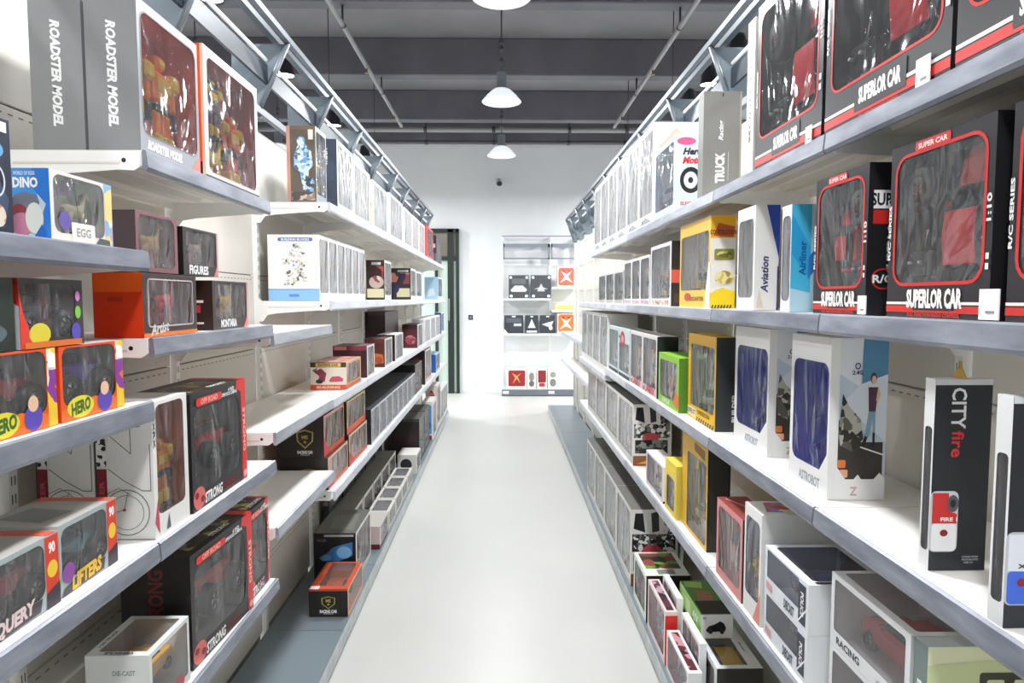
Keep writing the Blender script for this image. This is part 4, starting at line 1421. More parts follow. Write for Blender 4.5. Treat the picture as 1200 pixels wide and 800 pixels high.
put(1, 'model_car_box', plain(M('8cc25a', .4), fm={'near': M('f0f1f0', .4), 'top': M('5e8a3c', .4)}, pr={'front': [('p', [(.1, .1), (.6, .2), (.5, .8), (.1, .7)], M('c8e0a0')), T('4X4', .75, .5, .08, .05, PW)],
    'top': [('r', .62, .05, .98, .95, M('231f1c')), ('p', [(.3, .3), (.62, .2), (.62, .7), (.35, .8)], M('a87a5a')), ('p', [(.02, .1), (.2, .05), (.25, .6), (.05, .7)], M('a9d070'))],
    'near': [('p', [(.15, .35), (.25, .52), (.42, .58), (.6, .72), (.72, .62), (.78, .45), (.76, .3), (.2, .26)], INK), ('e', .3, .3, .07, .12, M('2c2c2c')), ('e', .66, .3, .07, .12, M('2c2c2c')), T('4X4', .1, .85, .015, .012, M('7a7a7a')), ('r', .2, .0, .58, .2, PW)]}),
    BR + .124, 2.95, 3.32, ZB + .2555, .115, .15, 'green box whose white end shows a black off-road car, on the yellow car box')

# price cards on the black car boxes
def card(x, y, z, w, h, label):
    r_ = empty('price_card', (x, y, z), -math.pi / 2)
    m_ = MB()
    m_.box((-w / 2, -.0015, 0), (w / 2, .0015, h), M('f4f4f2', .4), .0006)
    m_.build('card', r_)
    m_ = MB()
    for i in range(9):
        m_.box((-w * .12 + i * w * .05, -.0024, h * .22), (-w * .12 + i * w * .05 + w * .02 * (1 + i % 2), -.0016, h * .30), M('9a9a9a'))
    m_.build('barcode', r_)
    tag(r_, label, 'price card', 'white price cards on the black car boxes')


card(XR + .006, y_at(1155, XR, 1.93), 1.9115, .048, .055, 'white price card in front of the widest black car box')
card(XR + .006, y_at(1007, XR, 1.93), 1.9115, .036, .045, 'white price card in front of the narrow black car box by the airliner box')
card(XR + .006, y_at(1078, XR, 2.4), 2.3835, .045, .06, 'white price card on the top shelf, between two tall black car boxes')
card(XR + .006, y_at(945, XR, 2.4), 2.3835, .035, .05, 'white price card on the top shelf, near the grey truck box')

# ================================================================== door-side shelves
# near bay, upper shelf
dn = [('r', 0, 0, 1, 1, M('c9d6e6')), ('p', [(0, .62), (.72, .55), (.62, .9), (1, 1), (0, 1)], M('3f8fd8')), ('p', [(.6, 1), (1, 1), (1, .0), (.8, 0), (.7, .2), (.9, .5), (.55, .75)], M('2272c8')), T('DINO', .42, .80, .052, .022, PW, 0, 0, .05), T('WORLD OF EGGS', .4, .93, .045, .008, M('dce8f6')),
      ('e', .4, .52, .35, .14, M('6a6f80')), ('e', .25, .38, .2, .12, M('8a2a3a')), ('e', .3, .22, .28, .16, M('c47a9a')), ('e', .62, .3, .22, .22, M('dfe2dc')), ('p', [(.55, 0), (.9, 0), (.8, .22)], M('1f5fb8'))]
put(-1, 'toy_dinosaur_box', film_kit('e9e4e2', ('f3eee6', 'e9d9e0', 'f0e7c0', 'e86aa0', 'f6f2ec', '8ac88a', '7a6ab8'), 'c9d6e6', 'animal', 'efe6b8', mar=(.05, .12, .86, .95), endpr=dn, inner='efe9e2', scale=16, stretch=(1, 1, 1),
    extra=[('r', .87, 0, 1, 1, art(['8ab8d8', 'f0d890', 'b8a8c8', 'e8e4da'], 22)), ('rr', .3, .02, .68, .3, .004, M('f4f2ee')), T('EGG', .49, .16, .05, .02, M('a8a4a0')), ('e', .2, .3, .09, .14, M('6a5aa8')), ('p', [(.68, 0), (.95, 0), (.93, .1), (.75, .12)], M('55585a'))]),
    XL + .012, 1.395, 1.615, 2.071, .148, .085, 'small blue-ended dinosaur box with a clear pastel front on the upper shelf', cat='toy box')
put(-1, 'toy_box', plain(M('20263c', .35), pr={'front': [('p', [(.2, .05), (.75, .05), (.9, .3), (.6, .5), (.3, .35)], M('3a4a6a')), ('o', .6, .45, .22, .14, .004, M('d8e2ec')), ('e', .6, .15, .2, .1, art(['c98a6a', '6a4a3a', 'e6d8c8'], 50)), ('e', .5, .72, .3, .08, art(['6aa8d8', 'dfe8ee', '3a5a8a'], 60)), ('r', .7, .88, .9, .97, PW), ('p', [(0, 0), (.3, 0), (.1, .25), (0, .25)], M('4aa8d8'))], 'near': [T('SPACE', .5, .6, .1, .03, PW, 90)]}),
    XL + .01, 1.19, 1.29, 2.071, .215, .10, 'tall dark blue box at the outer end of the upper shelf beside the dinosaur box')

# near bay, second shelf: lower pair and upper pair of pull-back trucks
bw = ('4a4650', '8a8490', '2a2830', 'b0506a', '6a4a8a')


def bigfoot(c, w=1):
    return film_kit('e8541e', ('8d8f98', 'b6b8be', '70727c'), 'd8481a', 'monster', c, mar=(.04, .20, .86, .97), ori='side', cv=.16, sz=.86, inner='a8a6a8', topm='bdb8bc', haze=.06,
                    extra=[('p', [(0, 0), (1, 0), (1, .14), (.5, .26), (0, .16)], M('e9702a')), ('r', .87, 0, 1, 1, art(['f0c838', 'e8702a', '8a3a9a', 'f4e8d8'], 30)), ('e', .28, .16, .2, .15, M('e6d83a')), T('HERO', .28, .16, .07, .03, M('3a6a2a'), 8, .2, .05), ('e', .66, .17, .12, .165, M('5a4ab0')), ('e', .66, .34, .07, .1, M('e8c0a0')), ('rr', .88, .75, .98, .92, .003, PW)])


p = put(-1, 'toy_truck_box', bigfoot('b8324a'), XL + .018, 1.185, 1.40, 1.68, .165, .17, 'orange-trimmed box with a red big-wheeled truck on the second shelf, outer of its pair')
put(-1, 'toy_truck_box', bigfoot('6a4ab0'), XL + .018, 1.408, 1.646, 1.68, .165, .17, 'orange-trimmed box with a purple big-wheeled truck on the second shelf, under the red-ended box')
an = film_kit('3a3236', ('6a4a5a', '8a8690', '4a2a3a', 'a8a4aa'), 'd83a2a', 'monster', '6a6670', mar=(.05, .14, .86, .93), ori='side', cv=.1, sz=.85, inner='5a4a52', haze=.05,
              extra=[('p', [(0, 0), (.0, .8), (.05, .5), (.12, .3), (.2, .0)], M('d83a2a')), ('e', .28, .2, .16, .16, M('d8c83a')), ('e', .86, .2, .08, .14, M('5a4ab0')), ('e', .9, .5, .05, .1, M('7ac04a')), ('e', .9, .75, .04, .08, M('d88ac8')), ('r', .05, 0, .95, .09, M('d8702a'))], endpr=[('r', 0, .9, 1, 1, M('a82a1e')), ('p', [(.2, 0), (1, 0), (1, .6), (.6, .9), (.5, .4)], M('b8bcc0'))])
put(-1, 'toy_truck_box', an, XL + .018, 1.30, 1.50, 1.68 + .167, .142, .16, 'red-ended black box with a grey truck in its window, stacked on the orange-trimmed boxes')
put(-1, 'toy_truck_box', plain(M('26302a', .35), pr={'front': [('e', .4, .6, .3, .2, art(['6a8a4a', '2a3a2a', 'c8b84a'], 30)), ('e', .5, .25, .4, .18, art(['5a6a70', '2a2e30', 'd87a3a'], 30))]}), XL + .018, 1.08, 1.29, 1.68 + .167, .14, .16,
    'dark green box stacked on the orange-trimmed boxes beside the red-ended box')

# near bay, third shelf
def query(c1, c2, w1):
    return film_kit('a9b4b6', ('c9cccf', 'e2e4e6', 'aeb2b6'), 'c8c6c2', 'monster', c1, mar=(.03, .2, .80, .93), ori='side', cv=.12, sz=.8, inner='c0c2c4', topm='b4b2ae', haze=.10,
                    extra=[('r', .81, .12, .99, .98, M('d8402a')), ('e', .90, .52, .07, .12, M('f0c838')), T('90', .90, .82, .02, .025, PW, 0, 0, .05), ('p', [(.8, 0), (.99, 0), (.99, .3), (.82, .22)], M('3a3440')), ('p', [(0, 0), (.72, .03), (.75, .2), (.3, .2), (.05, .1)], M('4a4448')), T(w1, .42, .14, .11, .035, M(c2), 4, .2, .05), ('e', .12, .3, .1, .14, M('8a4a9a'))],
                    toppr=[('p', [(.1, .3), (.5, .2), (.6, .8), (.2, .9)], M('8a8f8e')), ('r', .85, 0, .98, 1, M('d8604a'))], endpr=[('r', .1, .1, .9, .9, M('d8d6d2'))])


put(-1, 'toy_truck_box', query('c03048', 'e8d0d0', 'QUERY'), XL + .025, 1.165, 1.395, 1.296, .155, .17, 'grey window box with a red truck and query lettering on the third shelf')
put(-1, 'toy_truck_box', query('5fb0b4', 'f0c040', 'LIFTERS'), XL + .03, 1.40, 1.615, 1.296, .16, .18, 'grey window box with a teal truck and yellow lettering on the third shelf')
SK = M('5d6064', .5)


def sketch(first):
    ln = .0022
    near_ = [('l', [(.05, .84), (.62, .63), (.62, .82), (.80, .83)], ln, SK), ('l', [(.95, .70), (.95, .36), (.80, .36), (.5, .43), (.22, .52)], ln, SK), ('o', .52, .2, .40, .17, .0022, SK), ('o', .52, .2, .30, .128, .0014, SK), ('e', .48, .22, .03, .012, M('b84a4a')), ('l', [(.3, .2), (.48, .22), (.55, .35)], .0015, SK),
             ('l', [(.2, .34), (.4, .38), (.6, .33)], .0014, SK), ('r', 0, 0, .03, 1, M('3a3a3c')), ('r', .03, 0, .2, .52, M('7a1a2c')), ('r', .03, .54, .2, 1, art(['e8e8e6', '2c2c30', 'f2f2f0'], 90)), T('RACER', .11, .3, .10, .014, M('b8505a'), 90), ('r', 0, 0, 1, .008, M('8a8c8e'))]
    return dict(body=M('ebeae7', .4), inner=M('d8783a'), tray=art(['e8702a', 'f0a04a', 'c85038', 'f4c890'], 9, (1, 1, .4)), tray_in=.01, wins={'front': (.1, .16, .88, .97, .02)}, film=film_mat(5, .6, .04),
                pr={'near': near_, 'front': [T('EXRX', .045, .78, .09, .012, M('3a3a3c'), -90), ('p', [(0, .12), (.12, .02), (.1, .3)], M('c04a5a')), ('p', [(.3, .02), (.42, .02), (.38, .14)], M('5a5a60'))]},
                toys=[('robot', 'e88a2a', 'stand', .5, .16, .7)])


sk = put(-1, 'toy_robot_box', sketch(1), XL + .012, 1.755, 1.955, 1.294, .375, .155, 'white box with line drawings on its end and an orange window, third shelf')
sk2 = dup(sk, sk.location + Vector((-.158, 0, 0)), None, 'white box with line drawings and a maroon spine, behind the one with the orange window')

# second bay, top shelf
put(-1, 'toy_robot_box', roadster(), XL + .008, 1.745, 2.085, 2.332, .392, .134, 'grey roadster model box with a red-orange window, at the shelf edge on the top shelf')
q = roadster()
put(-1, 'toy_robot_box', q, XL + .008 + .142, 1.745, 2.085, 2.332, .392, .134, 'grey roadster model box standing behind the other one, against the back panel')
put(-1, 'toy_robot_box', ORB, XL + .008, 2.12, 2.58, 2.332, .415, .12, 'orange-ended box with a dark red interior, beside the grey roadster boxes')

# second bay, second shelf
horse = film_kit('3a3030', ('8a6a6e', 'b89a9c', '6a4a50', 'c8b0b0'), 'e24a12', 'animal', 'e0405a', mar=(.06, .14, .94, .93), ori='side', cv=.16, sz=.8, inner='9a7a7c', haze=.06, endpr=[('r', 0, 0, 1, 1, M('d63a0e')), ('r', 0, .70, 1, 1, M('f06416')), ('r', .3, .55, .6, .62, M('b8300c'))],
                 extra=[('r', 0, 0, 1, .06, M('e8702a')), T('Artist', .27, .13, .10, .03, M('d8d4d0'), 6, .3, .03), ('ring', .08, .15, .92, .91, .01, .003, M('d8c8c8'))])
put(-1, 'toy_animal_box', horse, XL + .012, 1.735, 2.04, 1.845, .172, .13, 'orange-ended window box with a pink toy horse on the second shelf')
moto = lambda c, w: film_kit('35302f', ('9a8488', 'b8a4a6', '75606a'), '26221f', 'animal', c, mar=(.08, .22, .92, .95), ori='side', cv=.22, sz=.8, inner='8a7478', haze=.08, extra=[T(w, .42, .12, .13, .028, PW, 0, 0, .04), ('p', [(.85, 0), (1, 0), (1, .35)], M('d87a70')), ('r', .95, 0, 1, 1, M('c89a98'))], endpr=[('r', .2, .55, .7, .6, PW), ('r', .2, .35, .6, .5, M('c03a4a')), ('r', .2, .12, .7, .16, PW)])
put(-1, 'toy_animal_box', moto('f0c020', 'MONTARIA'), XL + .012, 2.15, 2.45, 1.845, .162, .10, 'black-ended window box with a yellow toy animal on the second shelf')
put(-1, 'toy_animal_box', moto('c8a49c', 'FIGURES'), XL + .03, 2.0, 2.245, 1.845 + .1755, .145, .10, 'black-ended window box with pale figures, lying across two boxes on the second shelf')
dino2 = film_kit('8a5a62', ('b88a8c', '8a4a58', 'd8b060', 'c8b0a8'), '3a2a2e', 'animal', 'd8a04a', mar=(.06, .08, .92, .95), ori='side', cv=.08, sz=.85, inner='8a5a60', haze=.08, topm='9a6a74')
put(-1, 'toy_dinosaur_box', dino2, XL + .03, 1.745, 1.97, 1.845 + .1755, .160, .10, 'plum-framed window box with an ochre animal, stacked on the pink horse box')

# second bay, third and lower shelves
put(-1, 'toy_truck_box', strong(), XL + .008, 1.965, 2.39, 1.294, .365, .19, 'black and red strong truck box beside the white line-drawing boxes, third shelf')
put(-1, 'toy_truck_box', strong(), XL + .01, 1.965, 2.40, .803, .36, .22, 'large black and red strong truck box on the lower shelf, the outer one', rot=-3)
put(-1, 'toy_truck_box', strong(), XL + .02, 2.43, 2.625, .803, .345, .20, 'narrow red-edged black truck box at the far end of the lower shelf')
tx = dict(body=M('d9dcdb', .4), inner=M('eef0f0', .5), tray=M('e6e8e8'), tray_in=.006, wins={'top': (.10, .10, .92, .86, .004), 'front': (.06, .12, .94, .94, .006)},
          pr={'top': [T('1:24 TRUCK', .4, .93, .09, .010, M('3a3c3e')), T('VEHICLE', .05, .5, .08, .011, M('3a3c3e'), 90)], 'front': [('e', .7, .12, .14, .1, M('b84a5a'))], 'near': [T('DIE-CAST', .6, .75, .06, .014, M('8a9090'))]}, toys=[('suv', 'f0ae18', 'side', .5, .30, .95)], film=film_mat(3, .15, .05))
put(-1, 'model_car_box', tx, XL + .012, 1.70, 1.925, .803, .195, .17, 'white box with a yellow model truck in its lid window, on the lower shelf')

# ---- far bays, top shelf
def pic_end(c, cols, sc=18):
    return [('r', .05, .08, .95, .9, art(cols, sc)), ('r', .7, .8, .92, .95, M('e8e8e8')), ('r', .75, .3, .9, .7, M(c))]


bl = film_kit('9aa2ac', ('b8bec8', '8a92a0', 'd8dce2', '4a5260'), '6a5a4c', 'robot', '8a9ab8', endpr=[('r', .0, 0, .12, 1, M('b88a7a')), ('p', [(.15, .1), (.95, .05), (.95, .95), (.15, .95)], M('5a5148')), ('p', [(.25, .60), (.4, .76), (.62, .78), (.85, .66), (.9, .48), (.75, .42), (.72, .2), (.55, .16), (.45, .4), (.25, .46)], art(['9ac0e0', 'c8dcec', '6a90b8', 'e4eef6', '4a6a88'], 60)), ('e', .5, .80, .14, .06, art(['c8dcec', '7aa4c8', 'e4eef6'], 60)), ('p', [(.62, .36), (.95, .3), (.9, .12), (.6, .14)], art(['7ab0d8', '4a5a6a', 'a8c8e0', '3a4450'], 60)), ('r', .15, .03, .95, .14, art(['4a4440', '8a7a70', 'b8aaa4'], 30)), ('r', .75, .82, .92, .95, M('d8d4c8'))])
put(-1, 'toy_robot_box', bl, XL + .065, 3.575, 3.79, 2.463, .405, .155, 'brown-ended box with a pale blue robot picture, first on the far top shelf')
wh = film_kit('dfe2e8', ('c8ccd6', 'e6e8ee', 'a2a8b6', '5a6478'), '3f4a5a', 'robot', 'b0b8c8', endpr=[('r', .1, .1, .9, .9, M('3f4a5a')), T('MECHA', .5, .75, .1, .03, PW, -90)], haze=.15)
put(-1, 'toy_robot_box', wh, XL + .04, 3.93, 4.34, 2.463, .42, .14, 'silver-fronted robot box with a navy spine on the far top shelf')
cr = film_kit('f1efec', ('f2f0ee', 'd8d4d0', 'e6e2de', 'bcb6b2'), 'f0ece4', 'robot', 'd8d4cc', endpr=[('r', 0, 0, 1, .3, M('e6dcae')), ('e', .5, .5, .2, .12, M('7a6a4a')), ('p', [(.3, .0), (.7, .0), (.6, .42), (.4, .42)], M('d8cc90'))], haze=.3)
put(-1, 'toy_robot_box', cr, XL + .05, 4.40, 4.95, 2.463, .40, .16, 'white box with a cream figure on its end, third along the far top shelf')
cr2 = film_kit('f3f2f4', ('f2f2f6', 'd6d6de', 'e4e4ec', 'bcbcc8'), 'eeeaea', 'robot', 'd0ccd8', endpr=[('r', .1, 0, .95, .55, M('e8d8b4')), ('e', .5, .52, .42, .14, M('6f7448')), ('r', .1, 0, .9, .15, M('c8a088'))], haze=.3)
put(-1, 'toy_robot_box', cr2, XL + .05, 5.05, 5.70, 2.463, .385, .18, 'white box with a green and tan picture on its end, far top shelf')
cr3 = film_kit('f0eef2', ('f0eef4', 'd8d0dc', 'e8e4ec', '8a6a98'), 'e0d8e4', 'robot', 'b8a8c8', endpr=[('p', [(.1, .2), (.4, .3), (.3, .95), (.15, .9)], M('8a6a9a')), ('p', [(.55, .25), (.85, .15), (.9, .9), (.6, .95)], M('8a3a6a'))], haze=.3)
put(-1, 'toy_robot_box', cr3, XL + .05, 5.80, 6.55, 2.463, .41, .22, 'white box with purple streaks on its end, far top shelf')
wl = film_kit('f2f2f4', ('f0f0f4', 'ccccd6', 'e2e2ea', '9a9aa8'), 'eceaf0', 'robot', 'c8c8d4', haze=.3, endpr=[('e', .5, .4, .3, .2, M('c8c8d4'))])
row(-1, 'toy_robot_box', wl, XL + .05, 6.65, .58, 3, 2.463, .40, .22, lambda i: '%s plain white boxed kit before the red box at the end of the top shelf' % ORD[i], 'plain white boxed kits on the far top shelf', gap=.02)
rd = film_kit('d8343a', ('c83038', 'e06a6a', 'a02028'), 'e0383c', 'car', 'b02a30', endpr=[('r', 0, .08, 1, 1, M('e23c40')), ('r', 0, 0, 1, .08, M('f0d8d4'))])
put(-1, 'toy_car_box', rd, XL + .04, 8.55, 9.35, 2.463, .43, .20, 'plain red box near the glass door end of the top shelf')
put(-1, 'toy_car_box', film_kit('33343c', ('4a4a54', '22232a', '8a8a94'), '38262a', 'car', '6a6a74', endpr=[('r', .1, .55, .9, .7, M('c8b8b0')), ('p', [(0, 0), (1, 0), (1, .35), (0, .45)], M('5a6478'))]), XL + .02, 9.6, 10.4, 2.463, .40, .16, 'dark box standing last on the top shelf beside the glass door')

# ---- far bays, second shelf
ro = [('rr', .2, .90, .88, .955, .008, M('5a6fb8')), T('BUILDING BLOCKS', .54, .927, .15, .011, PW), ('r', 0, 0, 1, .17, M('8cc0ee')), ('r', 0, .165, 1, .178, M('5a8ad0')), ('rr', .4, .06, .6, .1, .004, M('5a8ad0'))]
SCR = art(['f2f2f0', '8a90a4', 'f6f6f4', 'c9c6b0', 'eeeeec', '4a4e5c', 'e8dca8', 'b4b8c2'], 110, (1, 1, 1))
for cx_, cy_, r_ in ((.56, .82, .11), (.48, .72, .09), (.66, .70, .08), (.36, .60, .09), (.55, .58, .10), (.68, .56, .08), (.60, .47, .09), (.42, .42, .08), (.66, .40, .07), (.54, .34, .08), (.36, .28, .08), (.48, .26, .06), (.72, .33, .06)):
    ro.append(('p', [(cx_ + r_ * (1.15 if j % 2 else .7) * math.cos(j * .785 + cx_ * 9), cy_ + r_ * .62 * (1.15 if j % 2 else .7) * math.sin(j * .785 + cx_ * 9)) for j in range(8)], SCR))
kb = film_kit('e9e8ea', ('e6e4e8', 'c4c0c8', 'a8a2ac', 'f2f0f2', '8a7a86', 'e0b8b4'), 'f6f6f6', 'robot', 'c0c0cc', haze=.2, endpr=ro, scale=24)
row(-1, 'building_kit_box', kb, XL + .055, 3.565, .198, 6, 1.936, .355, .275, lambda i: ('white building-kit box whose end shows the robot drawing, first of its row' if i == 0 else '%s white building-kit box in the row behind the robot drawing' % ORD[i]), 'white building-kit boxes on the second shelf')
dp = [('r', 0, 0, 1, 1, M('2a2020')), ('r', .05, .55, .95, .85, art(['7a2a30', '3a1a20', 'a84a4a', 'c8a890'], 14)), ('e', .55, .45, .4, .16, art(['c8b0a8', '8a4a4a', 'e0d0c0'], 16)), ('r', .05, .05, .95, .28, M('e0d8b4')), ('r', .3, .88, .8, .95, M('d8d8d8')), ('r', 0, 0, 1, .06, M('3a3424'))]
put(-1, 'toy_truck_box', film_kit('e8e4e2', ('e6e2e0', 'c8c0be', 'f0eeec'), '2a2020', 'car', 'c8c0c0', endpr=dp), XL + .03, 5.40, 5.72, 1.936, .325, .15, 'white-fronted box with a dark car picture on its end, second shelf after the kits')
dq = [('r', 0, 0, 1, 1, M('24202a')), ('r', .05, .5, .95, .85, art(['8a3a3a', '4a2a30', 'c88a7a', '2a2a4a'], 14)), ('r', .35, .08, .95, .36, M('dcd6b0')), ('e', .25, .35, .22, .16, M('2a2c58')), ('r', .4, .88, .9, .94, M('d0d0d0'))]
put(-1, 'toy_truck_box', film_kit('f0eeee', ('eceaea', 'd0cccc', 'f4f2f2'), '24202a', 'car', 'd0c8c8', endpr=dq), XL + .03, 6.95, 7.35, 1.936, .33, .23, 'white-fronted box with a dark picture end, farther along the second shelf')
put(-1, 'toy_truck_box', film_kit('f2f0f0', ('f0eeee', 'd8d6d6', 'f4f4f4'), 'f0eeec', 'car', 'd8d4d4'), XL + .03, 7.40, 7.9, 1.936, .32, .22, 'plain white box on the second shelf just past the dark picture box')
put(-1, 'toy_truck_box', film_kit('cfe0ec', ('b8d0e8', 'dce8f2', '8ab0d8'), 'a8cdea', 'car', '8ab0d8', endpr=[('p', [(.2, .1), (.8, .2), (.7, .5), (.3, .45)], M('d8e8f4'))]), XL + .02, 9.8, 10.5, 1.936, .33, .20, 'light blue box at the glass door end of the second shelf')

# ---- far bays, middle shelf
def cake(c, band, l):
    return [('r', 0, 0, 1, 1, M('efe6d8')), ('r', 0, .82, 1, 1, M('4a3a20')), ('r', .15, .84, .85, .97, M('e8c878')), T('RACING CAR', .5, .905, .12, .014, M('5a3a14'), 0, 0, .04), ('r', 0, 0, 1, .18, M('d8503a')), T('BUILDING', .5, .09, .14, .016, M('f0c8b8'), 0, 0, .04),
            ('p', [(.1, .65), (.3, .78), (.45, .6), (.4, .3), (.2, .25), (.25, .5)], M('8a3a4a')), ('p', [(.52, .35), (.6, .48), (.8, .5), (.92, .4), (.9, .3), (.55, .28)], M('c8506a')), ('e', .25, .3, .1, .08, M('2c2c30')), ('p', [(.05, .7), (.2, .8), (.15, .65)], M('5a5a60'))]


ml = film_kit('e8b47a', ('e6c08a', 'd8a060', 'f0dcb8', 'c8503a', 'c88a9a'), 'efe6d8', None, mar=(.06, .2, .94, .92), endpr=cake('', '', ''), topm='c89a94', toppr=[('p', [(.1, .2), (.9, .1), (.8, .8), (.2, .9)], art(['c8705a', 'e8c8b8', 'a85a4a'], 18))], extra=[('r', 0, 0, 1, .16, M('d8603a'))])
put(-1, 'building_kit_box', ml, XL + .006, 3.93, 4.34, 1.40, .165, .215, 'cream and red racing-car kit box standing first on the middle shelf')
mr = [('r', 0, 0, 1, 1, M('4a1c26')), ('r', 0, .86, 1, 1, M('8a3a4a')), ('r', .05, .87, .4, .98, M('d88a8a')), ('r', .85, 0, 1, .86, M('3a141c'))]
mk = film_kit('dcd8d6', ('dad6d4', 'b8b4b2', 'eceaea', '8a8684'), '4a1c26', None, mar=(.1, .06, .9, .94), endpr=mr, topm='6a4a50')
put(-1, 'building_kit_box', mk, XL + .004, 4.53, 4.80, 1.40, .22, .235, 'maroon-ended box behind the cream racing-car kit, middle shelf')
put(-1, 'building_kit_box', film_kit('dcd8d6', ('dad6d4', 'b8b4b2', 'eceaea', '8a8684'), '5a2a2a', None, mar=(.1, .06, .9, .94), topm='5a3a3c', endpr=[('r', 0, 0, 1, 1, M('5a2a24')), ('p', [(.4, .1), (.95, .15), (.9, .45), (.5, .5)], M('c8703a')), ('r', 0, .86, 1, 1, M('6a3038')), ('e', .7, .25, .2, .12, M('a84a2a'))]), XL + .004, 5.22, 5.58, 1.40, .225, .16, 'brown-ended box with an orange picture in the middle of the middle shelf')
put(-1, 'building_kit_box', film_kit('d8d6d6', ('d4d2d2', 'b4b0b0', 'e8e6e6', '6a6668'), '2e1c22', None, mar=(.1, .06, .9, .94)), XL + .004, 5.72, 6.2, 1.40, .23, .16, 'dark-ended box with a pale front just past the orange picture box')
put(-1, 'building_kit_box', film_kit('d6d2d4', ('d4d0d2', 'b4b0b2', 'e8e4e6'), '6a2430', None, mar=(.1, .06, .9, .94), topm='2a1a1e', endpr=[('r', 0, 0, 1, 1, M('5e202c')), ('e', .55, .35, .35, .2, art(['a84a58', '7a2a38', 'c8808a'], 22)), ('r', 0, .8, 1, 1, M('3a161e'))]), XL + .004, 7.25, 7.75, 1.40, .26, .17, 'maroon box with a red car picture, before the white ring-marked boxes')
put(-1, 'building_kit_box', plain(M('2c1a20', .4), pr={'near': [('r', .1, .1, .9, .5, M('3c1820')), ('e', .7, .3, .2, .1, M('7a2a34')), ('r', 0, .92, 1, 1, M('4a343a'))]}), XL + .19, 6.3, 7.1, 1.40, .42, .19, 'tall dark maroon box pushed to the back of the middle shelf')
wr = film_kit('eeeeee', ('e8e8ea', 'c8c8ce', 'f2f2f2', '9a9aa4'), 'eeeef0', None, mar=(.06, .06, .94, .94), haze=.2, endpr=[('o', .5, .45, .3, .3, .008, M('8a8e9a')), ('r', .1, .85, .9, .95, M('c8c8d0'))])
row(-1, 'building_kit_box', wr, XL + .004, 7.95, .62, 3, 1.40, .30, .16, lambda i: '%s white ring-marked box toward the glass door, middle shelf' % ORD[i], 'white ring-marked boxes on the middle shelf', gap=.04)
put(-1, 'building_kit_box', film_kit('d8e0ec', ('c8d4e8', 'a8b8d8', 'e8eef4'), '2f5c9a', None, endpr=[('r', 0, 0, 1, 1, M('2f5c9a')), ('e', .5, .7, .3, .12, PW), ('e', .5, .35, .3, .12, PW)]), XL + .004, 10.1, 10.6, 1.40, .33, .10, 'blue-ended box with white dots, last on the middle shelf')

# ---- far bays, lower shelf
SH = [('p', [(.42, .62), (.60, .68), (.78, .62), (.77, .40), (.60, .22), (.43, .40)], M('b8a452')), ('p', [(.45, .60), (.60, .65), (.75, .60), (.74, .41), (.60, .26), (.46, .41)], M('1e1c18')), T('MS', .60, .50, .035, .022, M('b8a452'), 0, 0, .04), ('e', .60, .38, .03, .03, M('b8a452'))]
blk = M('27221f', .4)
rcb = film_kit('e6b49a', ('f0dcc0', 'd8502e', 'e8c08a', '8a3a30', 'f4e8d0', 'b8a078'), '27221f', None, mar=(.04, .12, .97, .92), inner='e8d0b0', scale=14, stretch=(1, 1, 1), endpr=[('r', 0, 0, 1, 1, blk)] + SH + [T('RACING CAR', .6, .14, .085, .018, PW, 0, 0, .05), T('BUILDING BLOCKS', .6, .08, .05, .008, M('c8c8c8'))], extra=[('r', 0, 0, 1, .13, M('d8482a')), ('p', [(0, 0), (.3, 0), (0, .5)], M('c8302a'))], topm='3a2a26')
put(-1, 'building_kit_box', rcb, XL + .03, 3.575, 4.04, .89, .178, .27, 'black racing-car kit box with a red and cream front, beneath the gold shield box')
put(-1, 'building_kit_box', rcb, XL + .05, 3.575, 4.04, .89 + .1805, .232, .26, 'black racing-car kit box with a gold shield on its end, stacked on another')
p = put(-1, 'building_kit_box', rcb, XL + .03, 4.07, 4.62, .89, .20, .27, 'red and cream kit box, lower of the second pair on its shelf')
put(-1, 'building_kit_box', film_kit('e8c88a', ('f0dca0', 'e0a030', 'f6ecd0', 'd8602e', 'c8b080'), '27221f', None, mar=(.04, .1, .97, .94), inner='e8d0a0', scale=14, stretch=(1, 1, 1), topm='d8c8a8', extra=[('r', 0, 0, 1, .2, M('d8582e'))]), XL + .04, 4.07, 4.62, .89 + .2025, .21, .26, 'yellow and cream kit box, upper of the second pair on its shelf')
sv = film_kit('c6c9d4', ('c2c6d2', '8a90a4', 'e0e2ea', '4a5068', 'a8aec0'), '1f2026', 'car', '5a6480', mar=(.05, .06, .95, .94), ori='up', cv=.5, topm='33343a', haze=.1, scale=20, endpr=[('r', .1, .1, .9, .9, M('2a2b33'))])
row(-1, 'model_car_box', sv, XL + .015, 4.70, .30, 8, .89, .255, .30, lambda i: '%s silver-fronted model car box after the kit boxes, lower shelf' % ORD[i], 'silver-fronted model car boxes on the lower shelf')
put(-1, 'model_car_box', film_kit('3c3634', ('4a4442', '2a2624', '6a6462'), '2a2422', 'car', '6a5a54', topm='2a2624'), XL + .02, 7.15, 7.75, .89, .33, .28, 'dark grey box ending the run of silver-fronted boxes')
put(-1, 'model_car_box', film_kit('e6d8d4', ('e8dcd8', 'c8404a', 'f0e8e4', '6a2a30'), '2c1618', 'car', 'c03a44', endpr=[('r', 0, 0, 1, 1, M('2c1618')), ('e', .5, .6, .3, .2, M('8a2a34'))], scale=20), XL + .01, 8.0, 8.7, .89, .42, .22, 'tall box with a red-spotted white front near the glass door, lower shelf')
